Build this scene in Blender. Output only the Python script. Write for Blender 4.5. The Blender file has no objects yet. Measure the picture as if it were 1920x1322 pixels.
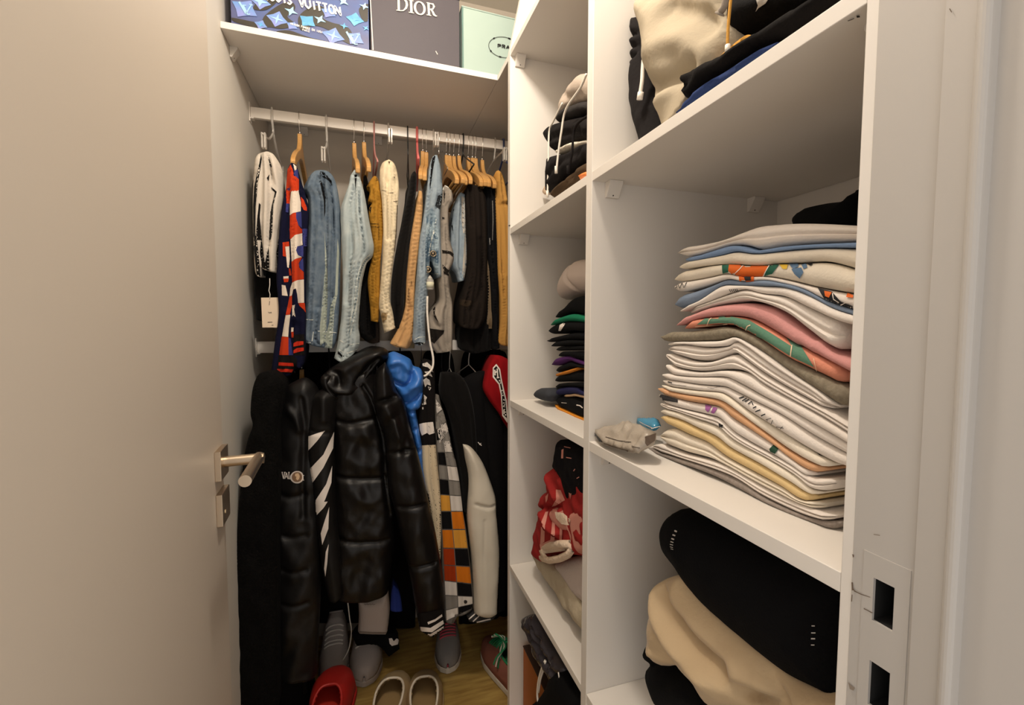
import bpy, bmesh, math, random
import numpy as np
from mathutils import Vector, Matrix, noise
from mathutils.bvhtree import BVHTree
from mathutils.geometry import delaunay_2d_cdt
rnd = random.Random(7)
C = bpy.context.scene.collection
S = bpy.context.scene

# ---------------------------------------------------------------- camera, world, lamp, exposure
FPX, YAW, PITCH, ROLL, CZ = 836.58, 0.3112, 0.0585, 0.0014, 1.24
cam = bpy.data.cameras.new('camera'); camo = bpy.data.objects.new('camera', cam); C.objects.link(camo)
cam.sensor_width = 36.0; cam.lens = 36.0 * FPX / 1920.0; cam.clip_start = 0.01
camo.matrix_world = (Matrix.Translation((0, 0, CZ)) @ Matrix.Rotation(-YAW, 4, 'Z')
                     @ Matrix.Rotation(math.pi / 2 - PITCH, 4, 'X') @ Matrix.Rotation(ROLL, 4, 'Z'))
S.camera = camo
w = bpy.data.worlds.new('world'); S.world = w; w.use_nodes = True
w.node_tree.nodes['Background'].inputs[0].default_value = (1.0, 0.95, 0.90, 1)
w.node_tree.nodes['Background'].inputs[1].default_value = 1.12
S.view_settings.view_transform = 'Standard'; S.view_settings.look = 'None'
S.view_settings.exposure = 0.0; S.view_settings.gamma = 1.0; S.view_settings.use_curve_mapping = False
def lamp(name, loc, power, col, rad):
    l = bpy.data.lights.new(name, 'POINT'); l.energy = power; l.color = col; l.shadow_soft_size = rad
    o = bpy.data.objects.new(name, l); C.objects.link(o); o.location = loc; return o
lamp('closet_bulb', (0.14, 0.58, 2.23), 25.0, (1.0, 0.90, 0.78), 0.05)

# ---------------------------------------------------------------- measuring: a photo pixel meets a plane of the room
def ray(px, py):
    a = (px - 960) / FPX; b = -(py - 661) / FPX
    cr, sr = math.cos(ROLL), math.sin(ROLL); a, b = a * cr + b * sr, -a * sr + b * cr
    cp, sp = math.cos(PITCH), math.sin(PITCH); d = cp + b * sp; z = -sp + b * cp
    cy, sy = math.cos(YAW), math.sin(YAW)
    return Vector((a * cy + d * sy, -a * sy + d * cy, z))
EYE = Vector((0, 0, CZ))
def atX(px, py, X): r = ray(px, py); return EYE + r * (X / r.x)
def atY(px, py, Y): r = ray(px, py); return EYE + r * (Y / r.y)
def atZ(px, py, Z): r = ray(px, py); return EYE + r * ((Z - CZ) / r.z)
def atP(px, py, P, n): r = ray(px, py); return EYE + r * ((Vector(P) - EYE).dot(n) / r.dot(n))

# ---------------------------------------------------------------- materials
def lin(h):
    h = h.lstrip('#'); v = [int(h[i:i+2], 16) / 255 for i in (0, 2, 4)]
    return tuple((c / 12.92 if c <= 0.04045 else ((c + 0.055) / 1.055) ** 2.4) for c in v) + (1,)
MATS = {}
def mat(name, col, rough=0.8, metal=0.0, bump=None, var=None, sheen=0.0, spec=None, alpha=None, trans=0.0, coat=0.0, weave=None, stretch=None):
    if name in MATS: return MATS[name]
    m = bpy.data.materials.new(name); m.use_nodes = True; nt = m.node_tree; b = nt.nodes['Principled BSDF']
    I = b.inputs; I['Base Color'].default_value = lin(col); I['Roughness'].default_value = rough; I['Metallic'].default_value = metal
    if sheen: I['Sheen Weight'].default_value = sheen; I['Sheen Roughness'].default_value = 0.5
    if spec is not None: I['Specular IOR Level'].default_value = spec
    if trans: I['Transmission Weight'].default_value = trans; I['IOR'].default_value = 1.3
    if alpha is not None: I['Alpha'].default_value = alpha
    if coat: I['Coat Weight'].default_value = coat; I['Coat Roughness'].default_value = 0.15
    tc = nt.nodes.new('ShaderNodeTexCoord'); src = tc.outputs['Object']
    if stretch:
        mp = nt.nodes.new('ShaderNodeMapping'); mp.inputs['Scale'].default_value = stretch
        nt.links.new(src, mp.inputs['Vector']); src = mp.outputs['Vector']
    if var:   # (scale, second colour, low, high)
        n = nt.nodes.new('ShaderNodeTexNoise'); n.inputs['Scale'].default_value = var[0]; n.inputs['Detail'].default_value = 5
        nt.links.new(src, n.inputs['Vector'])
        r = nt.nodes.new('ShaderNodeValToRGB'); r.color_ramp.elements[0].position = var[2]; r.color_ramp.elements[1].position = var[3]
        r.color_ramp.elements[0].color = lin(col); r.color_ramp.elements[1].color = lin(var[1])
        nt.links.new(n.outputs['Fac'], r.inputs['Fac']); nt.links.new(r.outputs['Color'], I['Base Color'])
    if bump:  # (scale, strength, distance)
        n2 = nt.nodes.new('ShaderNodeTexNoise'); n2.inputs['Scale'].default_value = bump[0]; n2.inputs['Detail'].default_value = 4
        nt.links.new(src, n2.inputs['Vector'])
        bp = nt.nodes.new('ShaderNodeBump'); bp.inputs['Strength'].default_value = bump[1]; bp.inputs['Distance'].default_value = bump[2]
        nt.links.new(n2.outputs['Fac'], bp.inputs['Height']); nt.links.new(bp.outputs['Normal'], I['Normal'])
    MATS[name] = m; return m
def fab(name, col, var=None, rough=0.95, sc=350, st=0.35, dist=0.002, sheen=0.0, spec=0.15):
    return mat(name, col, rough=rough, bump=(sc, st, dist), var=var, sheen=sheen, spec=spec)

# ---------------------------------------------------------------- objects
def tag(o, label=None, cat=None, group=None, kind=None):
    if label: o['label'] = label
    if cat: o['category'] = cat
    if group: o['group'] = group
    if kind: o['kind'] = kind
    return o
def empty(name, loc, label, cat, group=None):
    o = bpy.data.objects.new(name, None); C.objects.link(o); o.location = loc; o.empty_display_size = 0.05
    return tag(o, label, cat, group)
WORLD = {}
def link(name, verts, faces, mats, parent=None, smooth=True, fm=None, label=None):
    """one mesh object; verts are given in world coordinates, the origin goes to their centre"""
    V = np.array([tuple(v) for v in verts], float); c = (V.min(0) + V.max(0)) / 2
    if parent is not None and parent.type == 'EMPTY': off = Vector(parent.location)
    me = bpy.data.meshes.new(name)
    me.from_pydata((V - c).tolist(), [], [list(f) for f in faces])
    if not isinstance(mats, (list, tuple)): mats = [mats]
    for m in mats: me.materials.append(m)
    if fm is not None: me.polygons.foreach_set('material_index', np.array(fm, dtype=np.int32))
    if smooth: me.polygons.foreach_set('use_smooth', np.ones(len(me.polygons), dtype=bool))
    me.update()
    o = bpy.data.objects.new(name, me); C.objects.link(o)
    pw = WORLD.get(parent.name, Vector(parent.location)) if parent is not None else Vector((0, 0, 0))
    o.location = Vector(c) - pw; WORLD[o.name] = Vector(c)
    if parent is not None: o.parent = parent
    if label: o['label'] = label
    return o
def fixnormals(o):
    bm = bmesh.new(); bm.from_mesh(o.data); bmesh.ops.recalc_face_normals(bm, faces=bm.faces); bm.to_mesh(o.data); bm.free(); return o
class MB:
    """collects boxes, tubes and prisms in world coordinates"""
    def __init__(s): s.v = []; s.f = []
    def add(s, vs, fs):
        k = len(s.v); s.v += [tuple(v) for v in vs]; s.f += [[i + k for i in f] for f in fs]; return s
    def box(s, a, b):
        x0, y0, z0 = a; x1, y1, z1 = b
        return s.add([(x0,y0,z0),(x1,y0,z0),(x1,y1,z0),(x0,y1,z0),(x0,y0,z1),(x1,y0,z1),(x1,y1,z1),(x0,y1,z1)],
                     [(0,3,2,1),(4,5,6,7),(0,1,5,4),(1,2,6,5),(2,3,7,6),(3,0,4,7)])
    def tube(s, pts, r, n=8, flat=None, cap=True):
        pts = [Vector(p) for p in pts]; rs = r if isinstance(r, (list, tuple)) else [r] * len(pts)
        vs = []; fs = []; up = None
        for i, p in enumerate(pts):
            t = (pts[min(i + 1, len(pts) - 1)] - pts[max(i - 1, 0)])
            if t.length < 1e-9: t = Vector((0, 0, 1))
            t.normalize()
            if up is None:
                up = Vector((0, 0, 1)) if abs(t.z) < 0.9 else Vector((0, 1, 0))
            e1 = (up - t * up.dot(t)); 
            if e1.length < 1e-6: e1 = t.orthogonal()
            e1.normalize(); up = e1; e2 = t.cross(e1)
            fl = flat or 1.0
            for k in range(n):
                a = 2 * math.pi * k / n; vs.append(p + (e1 * math.cos(a) * fl + e2 * math.sin(a)) * rs[i])
        for i in range(len(pts) - 1):
            for k in range(n):
                a = i * n + k; b = i * n + (k + 1) % n; fs.append((a, b, b + n, a + n))
        if cap: fs.append(tuple(range(n))[::-1]); fs.append(tuple((len(pts) - 1) * n + k for k in range(n)))
        return s.add(vs, fs)
    def prism(s, poly, d):
        """poly: 3-D points, d: extrusion vector"""
        n = len(poly); d = Vector(d); P = [Vector(p) for p in poly]
        vs = P + [p + d for p in P]
        fs = [tuple(range(n))[::-1], tuple(range(n, 2 * n))] + [(i, (i + 1) % n, (i + 1) % n + n, i + n) for i in range(n)]
        return s.add(vs, fs)
    def build(s, name, m, parent=None, smooth=False, bevel=0, label=None, seg=2):
        o = link(name, s.v, s.f, m, parent, smooth, label=label); fixnormals(o)
        if bevel:
            md = o.modifiers.new('edge', 'BEVEL'); md.width = bevel; md.segments = seg; md.limit_method = 'ANGLE'; md.angle_limit = 0.6
        return o
def struct(o, label=None): o['kind'] = 'structure'; return o
def curve(pts, per=6, closed=False):
    """Catmull-Rom through 2-D or 3-D points; a point with a trailing 's' stays a corner"""
    P = []; sharp = []
    for p in pts:
        if p[-1] == 's': P.append(np.array(p[:-1], float)); sharp.append(True)
        else: P.append(np.array(p, float)); sharp.append(False)
    n = len(P); out = []
    for i in range(n if closed else n - 1):
        p1 = P[i]; p2 = P[(i + 1) % n]
        p0 = P[i - 1] if (closed or i > 0) else p1; p3 = P[(i + 2) % n] if (closed or i + 2 < n) else p2
        if sharp[i]: p0 = p1
        if sharp[(i + 1) % n]: p3 = p2
        for k in range(per):
            t = k / per
            out.append(0.5 * (2 * p1 + (p2 - p0) * t + (2 * p0 - 5 * p1 + 4 * p2 - p3) * t * t + (3 * p1 - p0 - 3 * p2 + p3) * t ** 3))
    if not closed: out.append(P[-1])
    return out
def resample(P, step, closed=True):
    P = [np.array(p, float) for p in P]; out = []
    m = len(P) if closed else len(P) - 1
    for i in range(m):
        a = P[i]; b = P[(i + 1) % len(P)]; L = np.linalg.norm(b - a); k = max(1, int(round(L / step)))
        if L < step * 0.25 and out: continue
        for j in range(k): out.append(a + (b - a) * j / k)
    if not closed: out.append(P[-1])
    return np.array(out)
def seg_dist(Q, A, B):
    d = B - A; L2 = (d * d).sum(1); L2[L2 < 1e-12] = 1e-12
    D = np.full(len(Q), 1e9)
    for a, dd, l in zip(A, d, L2):
        t = np.clip(((Q - a) @ dd) / l, 0, 1); r = Q - (a + t[:, None] * dd); D = np.minimum(D, np.sqrt((r * r).sum(1)))
    return D
def inside(Q, P):
    x, y = Q[:, 0], Q[:, 1]; r = np.zeros(len(Q), bool); n = len(P)
    for i in range(n):
        x1, y1 = P[i]; x2, y2 = P[(i + 1) % n]
        if y1 == y2: continue
        c = ((y1 > y) != (y2 > y)) & (x < (x2 - x1) * (y - y1) / (y2 - y1) + x1); r ^= c
    return r
def cdt(P, cell):
    """triangulate polygon P (n,2) with inner points every cell; returns points, triangles"""
    lo, hi = P.min(0), P.max(0); xs = np.arange(lo[0], hi[0], cell); ys = np.arange(lo[1], hi[1], cell * 0.87)
    G = np.array([(x + (0.5 * cell if j % 2 else 0), y) for j, y in enumerate(ys) for x in xs]) if len(xs) and len(ys) else np.zeros((0, 2))
    if len(G):
        G = G[inside(G, P)]
        if len(G): G = G[seg_dist(G, P, np.roll(P, -1, 0)) > cell * 0.55]
    A = np.vstack([P, G]) if len(G) else P
    n = len(P)
    r = delaunay_2d_cdt([Vector(p) for p in A], [], [list(range(n))], 1, 1e-7)
    V = np.array([tuple(v) for v in r[0]]); T = []
    for f in r[2]:
        for k in range(1, len(f) - 1): T.append((f[0], f[k], f[k + 1]))
    T = np.array(T); cc = V[T].mean(1); T = T[inside(cc, P)]
    return V, T
def frame(plane):
    """('Y', y) | ('X', x) | ('P', point, normal) -> point, normal toward the viewer, u, v"""
    if plane[0] == 'Y': P = Vector((0, plane[1], 0)); n = Vector((0, -1, 0))
    elif plane[0] == 'X': P = Vector((plane[1], 0, 0)); n = Vector((-1, 0, 0))
    elif plane[0] == 'Z': P = Vector((0, 0, plane[1])); n = Vector((0, 0, 1))
    else: P = Vector(plane[1]); n = Vector(plane[2]).normalized()
    u = Vector((0, 0, 1)).cross(n) if abs(n.z) < 0.95 else Vector((1, 0, 0)); u.normalize(); v = n.cross(u)
    return P, n, u, v
def to2(pts, fr):
    P, n, u, v = fr; out = []
    for p in pts: q = atP(p[0], p[1], P, n) - P; out.append((q.dot(u), q.dot(v)))
    return np.array(out)
def autosharp(pts, deg=58):
    out = []; n = len(pts)
    for i, p in enumerate(pts):
        a = np.array(pts[i][:2]) - np.array(pts[i - 1][:2]); b = np.array(pts[(i + 1) % n][:2]) - np.array(pts[i][:2])
        c = a.dot(b) / (np.linalg.norm(a) * np.linalg.norm(b) + 1e-9)
        out.append((p[0], p[1], 's') if c < math.cos(math.radians(deg)) or p[-1] == 's' else (p[0], p[1]))
    return out
def cloth(name, outline, plane, m, front=0.02, R=0.03, back=0.2, folds=(), cell=0.0055, wob=None, parent=None, flat=False, taper=0.72, bk=0.5, smooth=True, tilt=0.0, pleats=None, hem=True, shift=(0, 0), floor=None, ceil=None):
    """a padded piece of cloth: the outline bulges by 'front' within R of its edge, carries folds
    (pixel polylines, width, height), pleats (count, depth) and wobble (amp, su, sv), and reaches 'back' metres away"""
    fr = frame(plane); P, n, u, v = fr
    O2 = to2(curve(autosharp(outline), 6, True) if smooth else [p[:2] for p in outline], fr); O2 = resample(O2, cell)
    if floor is not None and abs(v.z) > 0.9:
        O2[:, 1] = np.maximum(O2[:, 1], floor - P.z); O2 = resample(O2, cell)
    if ceil is not None: O2[:, 1] = np.minimum(O2[:, 1], ceil - P.z); O2 = resample(O2, cell)
    if plane[0] == 'X':   # stay inside the compartment
        far = O2[:, 0].mean() < -0.744; lim = (-1.1985, -0.7465) if far else (-0.7195, -0.2680)
        O2[:, 0] = np.clip(O2[:, 0], *lim); O2 = resample(O2, cell)
    V, T = cdt(O2, cell)
    A, B = O2, np.roll(O2, -1, 0)
    if hem and not flat:
        lo, hi = O2[:, 1].min(), O2[:, 1].max(); mid = (A[:, 1] + B[:, 1]) / 2; e = np.abs(B - A)
        keep = ~((mid < lo + 0.16 * (hi - lo)) & (e[:, 0] > 1.1 * e[:, 1]))
        A2_, B2_ = A[keep], B[keep]
    else: A2_, B2_ = A, B
    d = seg_dist(V, A2_, B2_); t = np.clip(d / R, 0, 1); prof = np.sqrt(1 - (1 - t) ** 2)
    h = front * prof
    edge = np.clip(d / (0.35 * R + 1e-6), 0, 1)
    for f in folds:
        pl = to2(curve(f[0], 5) if len(f[0]) > 2 else [p[:2] for p in f[0]], fr)
        dd = seg_dist(V, pl[:-1], pl[1:]); h = h + f[2] * np.exp(-(dd / f[1]) ** 2) * edge
    if pleats:
        y = V[:, 1][:, None] + 1e-7; a1, b1 = A[:, 1][None], B[:, 1][None]
        cr = (a1 > y) != (b1 > y); den_ = np.where(b1 == a1, 1e-9, b1 - a1)
        X = A[:, 0][None] + (y - a1) / den_ * (B[:, 0] - A[:, 0])[None]
        xl = np.where(cr, X, 1e9).min(1); xr = np.where(cr, X, -1e9).max(1); wd = np.maximum(xr - xl, 1e-3); sx = np.clip((V[:, 0] - xl) / wd, 0, 1)
        k, amp = pleats[0], pleats[1] * 1.7; L = O2[:, 1].max() - O2[:, 1].min()
        for i in range(k):
            s0 = (i + 0.5 + rnd.uniform(-0.28, 0.28)) / k; ph = rnd.random() * 40; wv = rnd.uniform(0.09, 0.17) / k
            dr = np.array([noise.noise((q / L * 2.2, ph, 0.3)) for q in V[:, 1]]); st = np.array([noise.noise((q / L * 3.0, ph, 7.7)) for q in V[:, 1]])
            sd = (sx - s0 - 0.28 / k * dr) / wv
            h = h - amp * rnd.uniform(0.6, 1.1) * np.clip(0.65 + 1.1 * st, 0, 1.2) * np.exp(-sd * sd) * edge
            h = h + 0.45 * amp * np.exp(-((sx - s0 - 0.5 / k) / (0.33 / k)) ** 2) * edge
    if wob:
        am, su, sv = wob[:3]; sd = rnd.random() * 50
        wv = np.array([noise.noise((a * su + sd, b * sv, sd)) + 0.5 * noise.noise((a * su * 2.3 + sd, b * sv * 2.3, sd + 9)) for a, b in V])
        h = h + am * wv * edge
    F = [P + u * a + v * b + n * (float(c) + tilt * b) for (a, b), c in zip(V, h)]
    vs = list(F); fs = [tuple(t) for t in T]
    nb = len(V); N = len(O2); ring = list(range(N))
    if back > 0 and not flat:
        c2 = O2.mean(0); k0 = len(vs); prev = ring
        for j, (s, dep) in enumerate(((1.0, 0.06), (1 - (1 - taper) * 0.35, 0.5), (taper, 1.0))):
            for i in ring:
                q = c2 + (V[i] - c2) * np.array((s, 1 - (1 - s) * 0.25)) + np.array(shift) * dep
                vs.append(P + u * q[0] + v * q[1] + n * (tilt * q[1]) - n * back * dep)
            cur = [k0 + j * N + i for i in range(N)]
            for i in range(N): fs.append((prev[i], prev[(i + 1) % N], cur[(i + 1) % N], cur[i]))
            prev = cur
        Vc = [c2 + (V[i] - c2) * np.array((taper, 1 - (1 - taper) * 0.25)) for i in ring]
        try:
            r = delaunay_2d_cdt([Vector(q) for q in Vc], [], [ring], 1, 1e-7)
            if len(r[0]) == N:
                for f in r[2]: fs.append(tuple(prev[i] for i in f))
            else: fs.append(tuple(prev))
        except Exception: fs.append(tuple(prev))
    elif flat:
        hb = bk * front * prof
        inner = {}
        for i in range(nb):
            if i < N: inner[i] = i
            else:
                inner[i] = len(vs); vs.append(P + u * V[i][0] + v * V[i][1] + n * (tilt * V[i][1]) - n * float(hb[i]))
        for t in T: fs.append((inner[t[0]], inner[t[2]], inner[t[1]]))
    o = link(name, vs, fs, m, parent, True); fixnormals(o)
    return o
def world_bvh(objs):
    vs = []; fs = []
    for o in objs:
        k = len(vs); off = WORLD[o.name]
        vs += [v.co + off for v in o.data.vertices]; fs += [[i + k for i in p.vertices] for p in o.data.polygons]
    return BVHTree.FromPolygons(vs, fs)
BV = {}
def decal(target, polys, m, name='print', cell=2.4, off=0.0012, parent=None, smooth=False, label=None, join=None):
    """flat print lying on the surface of target; polys: pixel polygons; one part per polygon unless joined"""
    ts = target if isinstance(target, (list, tuple)) else [target]
    ts = [t for t in ts if t is not None]
    if not ts: return None
    if join is None: join = name in JOINED
    key = tuple(o.name for o in ts)
    if key not in BV: BV[key] = world_bvh(ts)
    bv = BV[key]; vs = []; fs = []; out = []
    pa = parent or ts[0]
    for poly in polys:
        if not join: vs = []; fs = []
        P = np.array(curve(poly, 5, True) if smooth else [p[:2] for p in poly], float)
        P = resample(P, cell)
        try: V, T = cdt(P, cell)
        except Exception: continue
        hit = []
        for p in V:
            r = ray(p[0], p[1]).normalized(); h = bv.ray_cast(EYE, r)
            if h[0] is None: hit.append(None)
            else:
                nn = h[1] if h[1].dot(r) < 0 else -h[1]
                hit.append(h[0] + (nn - r).normalized() * off)
        idx = {}
        for t in T:
            H = [hit[i] for i in t]
            if any(x is None for x in H): continue
            if max((H[0]-H[1]).length, (H[1]-H[2]).length, (H[0]-H[2]).length) > 0.03: continue
            f = []
            for i in t:
                if i not in idx: idx[i] = len(vs); vs.append(hit[i])
                f.append(idx[i])
            fs.append(f)
        if not join:
            if fs: out.append(link(name, vs, fs, m, pa, True, label=label))
            else: print('decal missed', name, key)
    if join:
        if not fs: print('decal missed', name, key); return None
        o = link(name, vs, fs, m, pa, True, label=label); o['kind'] = 'stuff'; return o
    return out
JOINED = {'stitching', 'pucker', 'seam', 'dark_seam', 'lace_hole', 'cuff_rib', 'tag_print', 'lettering', 'hem_stitching', 'knit_rib', 'fine_print'}
def ribbon(pts, w, closed=False):
    """pixel polygon of a stroke; w one width or a list"""
    P = np.array(pts, float); n = len(P); L = []; Rr = []
    ws = w if isinstance(w, (list, tuple)) else [w] * n
    for i in range(n):
        t = P[min(i + 1, n - 1)] - P[max(i - 1, 0)]; t = t / (np.linalg.norm(t) + 1e-9); nn = np.array((-t[1], t[0])) * ws[i] / 2
        L.append(tuple(P[i] + nn)); Rr.append(tuple(P[i] - nn))
    return L + Rr[::-1]
# ---------------------------------------------------------------- the room
XL, YB, XR, ZC = -0.336, 1.868, 0.815, 2.56
wallm = mat('white_wall_paint', '#dcd6cc', 0.85, bump=(120, 0.08, 0.002))
backm = mat('back_wall_paint', '#d6cdc0', 0.85, bump=(120, 0.08, 0.002))
doorm = mat('door_lacquer', '#cfc3b4', 0.45, bump=(60, 0.03, 0.001))
jambm = mat('door_frame_lacquer', '#bbb6b0', 0.42, bump=(80, 0.04, 0.001))
boardm = mat('white_melamine', '#e6e0d8', 0.42, bump=(400, 0.05, 0.0005))
edgem = mat('white_edge_band', '#ddd5ca', 0.5)
steelm = mat('brushed_steel', '#c9b7a0', 0.32, metal=1.0, bump=(300, 0.08, 0.0005), stretch=(1, 1, 12))
darkm = mat('hole_shade_black', '#0c0b0b', 0.9)
blackm = mat('black_plastic', '#101010', 0.4)
railm = mat('white_rail_enamel', '#ece4da', 0.28)
def floor_mat():
    m = mat('wood_vinyl', '#c0a05a', 0.5, var=(9, '#9a783c', 0.35, 0.7), bump=(60, 0.15, 0.001), stretch=(1, 7, 1)); return m
o = struct(MB().box((-0.6, -0.6, -0.05), (1.0, 2.0, 0)).build('floor', floor_mat()))
o = struct(MB().box((-0.6, 0.1, ZC), (1.0, 2.0, ZC + 0.05)).build('ceiling', wallm))
struct(MB().box((XL - 0.06, 0.24, 0), (XL, YB, ZC)).build('wall_left', wallm))
struct(MB().box((XL - 0.06, YB, 0), (XR + 0.06, YB + 0.06, ZC)).build('wall_back', backm))
struct(MB().box((XR, 0.1, 0), (XR + 0.06, YB, ZC)).build('wall_right', wallm))
# front wall around the doorway (left return, right return behind the jamb, lintel)
struct(MB().box((XL - 0.06, 0.10, 0), (-0.235, 0.24, ZC)).build('wall_front', wallm))
struct(MB().box((0.42, 0.10, 0), (XR, 0.236, ZC)).build('wall_front', wallm))
struct(MB().box((-0.235, 0.10, 2.06), (0.42, 0.236, ZC)).build('wall_front', wallm))
# door frame: right jamb with strike plate
def profile_jamb():
    pts = [(0.42, 0.2560), (0.3800, 0.2560), (0.3795, 0.2555), (0.3795, 0.2105), (0.3755, 0.2100), (0.3735, 0.1915)]
    for k in range(9):
        a = math.pi * k / 8; pts.append((0.3735 - 0.004 * math.sin(a), 0.1873 + 0.0042 * math.cos(a)))
    pts += [(0.3780, 0.1825), (0.3785, 0.06), (0.42, 0.06)]
    return pts
jb = MB()
pr = profile_jamb(); n = len(pr); zs = [0, 1.0060, 1.0408, 2.04]
# jamb face is pierced by the two strike holes, so build it in bands
H = [(0.9360, 0.9730), (1.0062, 1.0412)]
jb.prism([(x, y, 0) for x, y in pr], (0, 0, 2.04))
jamb = jb.build('trim_1', jambm, smooth=False)
tag(jamb, kind='structure')
cut = MB()
for z0, z1 in H: cut.box((0.36, 0.2240, z0), (0.405, 0.2388, z1))
co = cut.build('strike_holes', darkm); 
md = jamb.modifiers.new('holes', 'BOOLEAN'); md.object = co; md.operation = 'DIFFERENCE'; md.solver = 'EXACT'
dg = bpy.context.evaluated_depsgraph_get(); me2 = bpy.data.meshes.new_from_object(jamb.evaluated_get(dg)); jamb.modifiers.clear(); jamb.data = me2
bpy.data.objects.remove(co)
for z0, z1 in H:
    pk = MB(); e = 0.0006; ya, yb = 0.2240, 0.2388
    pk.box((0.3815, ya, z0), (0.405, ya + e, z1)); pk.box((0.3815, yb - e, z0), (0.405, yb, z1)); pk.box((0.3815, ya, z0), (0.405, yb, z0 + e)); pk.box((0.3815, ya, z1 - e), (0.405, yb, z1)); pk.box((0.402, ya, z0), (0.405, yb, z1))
    pk.build('strike_hole_shade', darkm, jamb)  # near-black liner added so the inside of the hole looks shaded
MB().box((0.3789, 0.2165, 0.92), (0.37955, 0.2485, 1.062)).build('strike_plate', jambm, jamb)
# open the plate over the pockets too: replace it by four strips
so = [c for c in jamb.children if c.name.startswith('strike_plate')][0]; bpy.data.objects.remove(so)
sp = MB(); x0, x1 = 0.3789, 0.37956
sp.box((x0, 0.2140, 0.915), (x1, 0.2240, 1.060)); sp.box((x0, 0.2388, 0.915), (x1, 0.2470, 1.060))
sp.box((x0, 0.2240, 0.915), (x1, 0.2388, H[0][0])); sp.box((x0, 0.2240, H[0][1]), (x1, 0.2388, H[1][0])); sp.box((x0, 0.2240, H[1][1]), (x1, 0.2388, 1.060))
sp.build('strike_plate', jambm, jamb)
# scuffs and paint cracks on the jamb
scm = mat('chipped_paint', '#6a5a4c', 0.9)
decal(jamb, [ribbon([(1601, 1100), (1604, 1106), (1616, 1112), (1634, 1118)], [1, 2, 1.6, 1]), ribbon([(1622, 1139), (1630, 1143), (1637, 1147)], 1.6),
             ribbon([(1600, 1090), (1601, 1105)], 3), ribbon([(1600, 1113), (1599, 1126)], 1.6), ribbon([(1602, 1038), (1602, 1043)], 2.5)], scm, 'paint_chip', cell=3)
decal(jamb, [[(1593, 1277), (1600, 1284), (1606, 1288), (1603, 1293), (1596, 1290)], ribbon([(1640, 1000), (1652, 1002)], 1.5)], mat('scuff_mark', '#8d8073', 0.9), 'scuff', cell=3)
decal(jamb, [ribbon([(1780, 14), (1784, 21)], 2)], scm, 'paint_chip', cell=3)
# far left jamb outside the view keeps the doorway closed
struct(MB().box((-0.235, 0.06, 0), (-0.215, 0.256, 2.04)).build('trim_2', jambm)); struct(MB().box((-0.235, 0.06, 2.02), (0.40, 0.256, 2.06)).build('trim_3', jambm))
# door leaf, open against the left wall
dE = Vector((-0.2400, 0.8660, 0)); ddir = Vector((math.sin(math.radians(4.0)), -math.cos(math.radians(4.0)), 0)); dn = Vector((ddir.y * -1, ddir.x, 0))
if dn.x < 0: dn = -dn
def dpt(s, off, z): return dE + ddir * s + dn * off + Vector((0, 0, z))
dm = MB().prism([dpt(0, 0, 0.008), dpt(0.60, 0, 0.008), dpt(0.60, -0.04, 0.008), dpt(0, -0.04, 0.008)], (0, 0, 2.005))
door = dm.build('door_1', doorm, bevel=0.0015); tag(door, kind='structure')
def plate(z0, z1, nm, s0=0.0085, s1=0.058):
    return MB().prism([dpt(s0, 0, z0), dpt(s1, 0, z0), dpt(s1, 0.009, z0), dpt(s0, 0.009, z0)], (0, 0, z1 - z0)).build(nm, steelm, door, bevel=0.0008)
plate(0.992, 1.040, 'handle_rosette', 0.006, 0.060)
kp = plate(0.918, 0.970, 'key_rosette', 0.006, 0.060)
MB().tube([dpt(0.040, 0.0088, 0.936), dpt(0.040, 0.0098, 0.936)], 0.0035, 10).build('keyhole', mat('keyhole_brass', '#e8d8b8', 0.3, metal=1.0), kp)
hm = MB(); hm.tube([dpt(0.034, 0.009, 1.017), dpt(0.034, 0.066, 1.017)], 0.0088, 20); hm.build('handle_neck', steelm, door, True)
hm = MB(); hm.tube([dpt(0.026, 0.058, 1.0175), dpt(0.148, 0.056, 1.0155)], 0.0088, 20); hm.build('handle_lever', steelm, door, True)
for nm in ('handle_neck', 'handle_lever'):
    for c in door.children:
        if c.name.startswith(nm): md = c.modifiers.new('e', 'EDGE_SPLIT'); md.split_angle = 0.9

# ---------------------------------------------------------------- shelving unit (right) : three upright panels, shelves, back, shelf supports
XF, XK = 0.380, 0.806
PY = {'near': (0.2462, 0.2652), 'mid': (0.7221, 0.7439), 'far': (1.2011, 1.2215)}
LV = [(CZ + 0.7357, CZ + 0.7517), (CZ + 0.2562, CZ + 0.2728), (CZ - 0.2271, CZ - 0.2094), (CZ - 0.7088, CZ - 0.6928), (CZ - 1.192, CZ - 1.175)]
unit = empty('shelving_unit', (XF, 0.73, 0), 'tall white open shelving unit of square compartments along the right side', 'shelving')
TOPZ = 2.44
for k in ('near', 'mid'):
    y0, y1 = PY[k]; MB().box((XF, y0, 0), (XK, y1, TOPZ)).build('side_panel', boardm, unit, bevel=0.0008)
y0, y1 = PY['far']
MB().prism([(XF, y0, 0), (XK, y0, 0), (XK, y0, TOPZ), (0.445, y0, 2.30), (XF, y0, LV[0][1])], (0, y1 - y0, 0)).build('side_panel', boardm, unit, bevel=0.0008)
MB().box((XK, PY['near'][0], 0), (XK + 0.006, PY['far'][1], TOPZ)).build('back_panel', boardm, unit)
BAYS = [(PY['near'][1], PY['mid'][0]), (PY['mid'][1], PY['far'][0])]
for b0, b1 in BAYS:
    for z0, z1 in LV:
        MB().box((XF + 0.0005, b0 + 0.0003, z0), (XK - 0.002, b1 - 0.0003, z1)).build('shelf', boardm, unit, bevel=0.0007)
    MB().box((XF + 0.02, b0, 0), (XF + 0.036, b1, LV[4][0])).build('plinth', boardm, unit)
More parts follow.
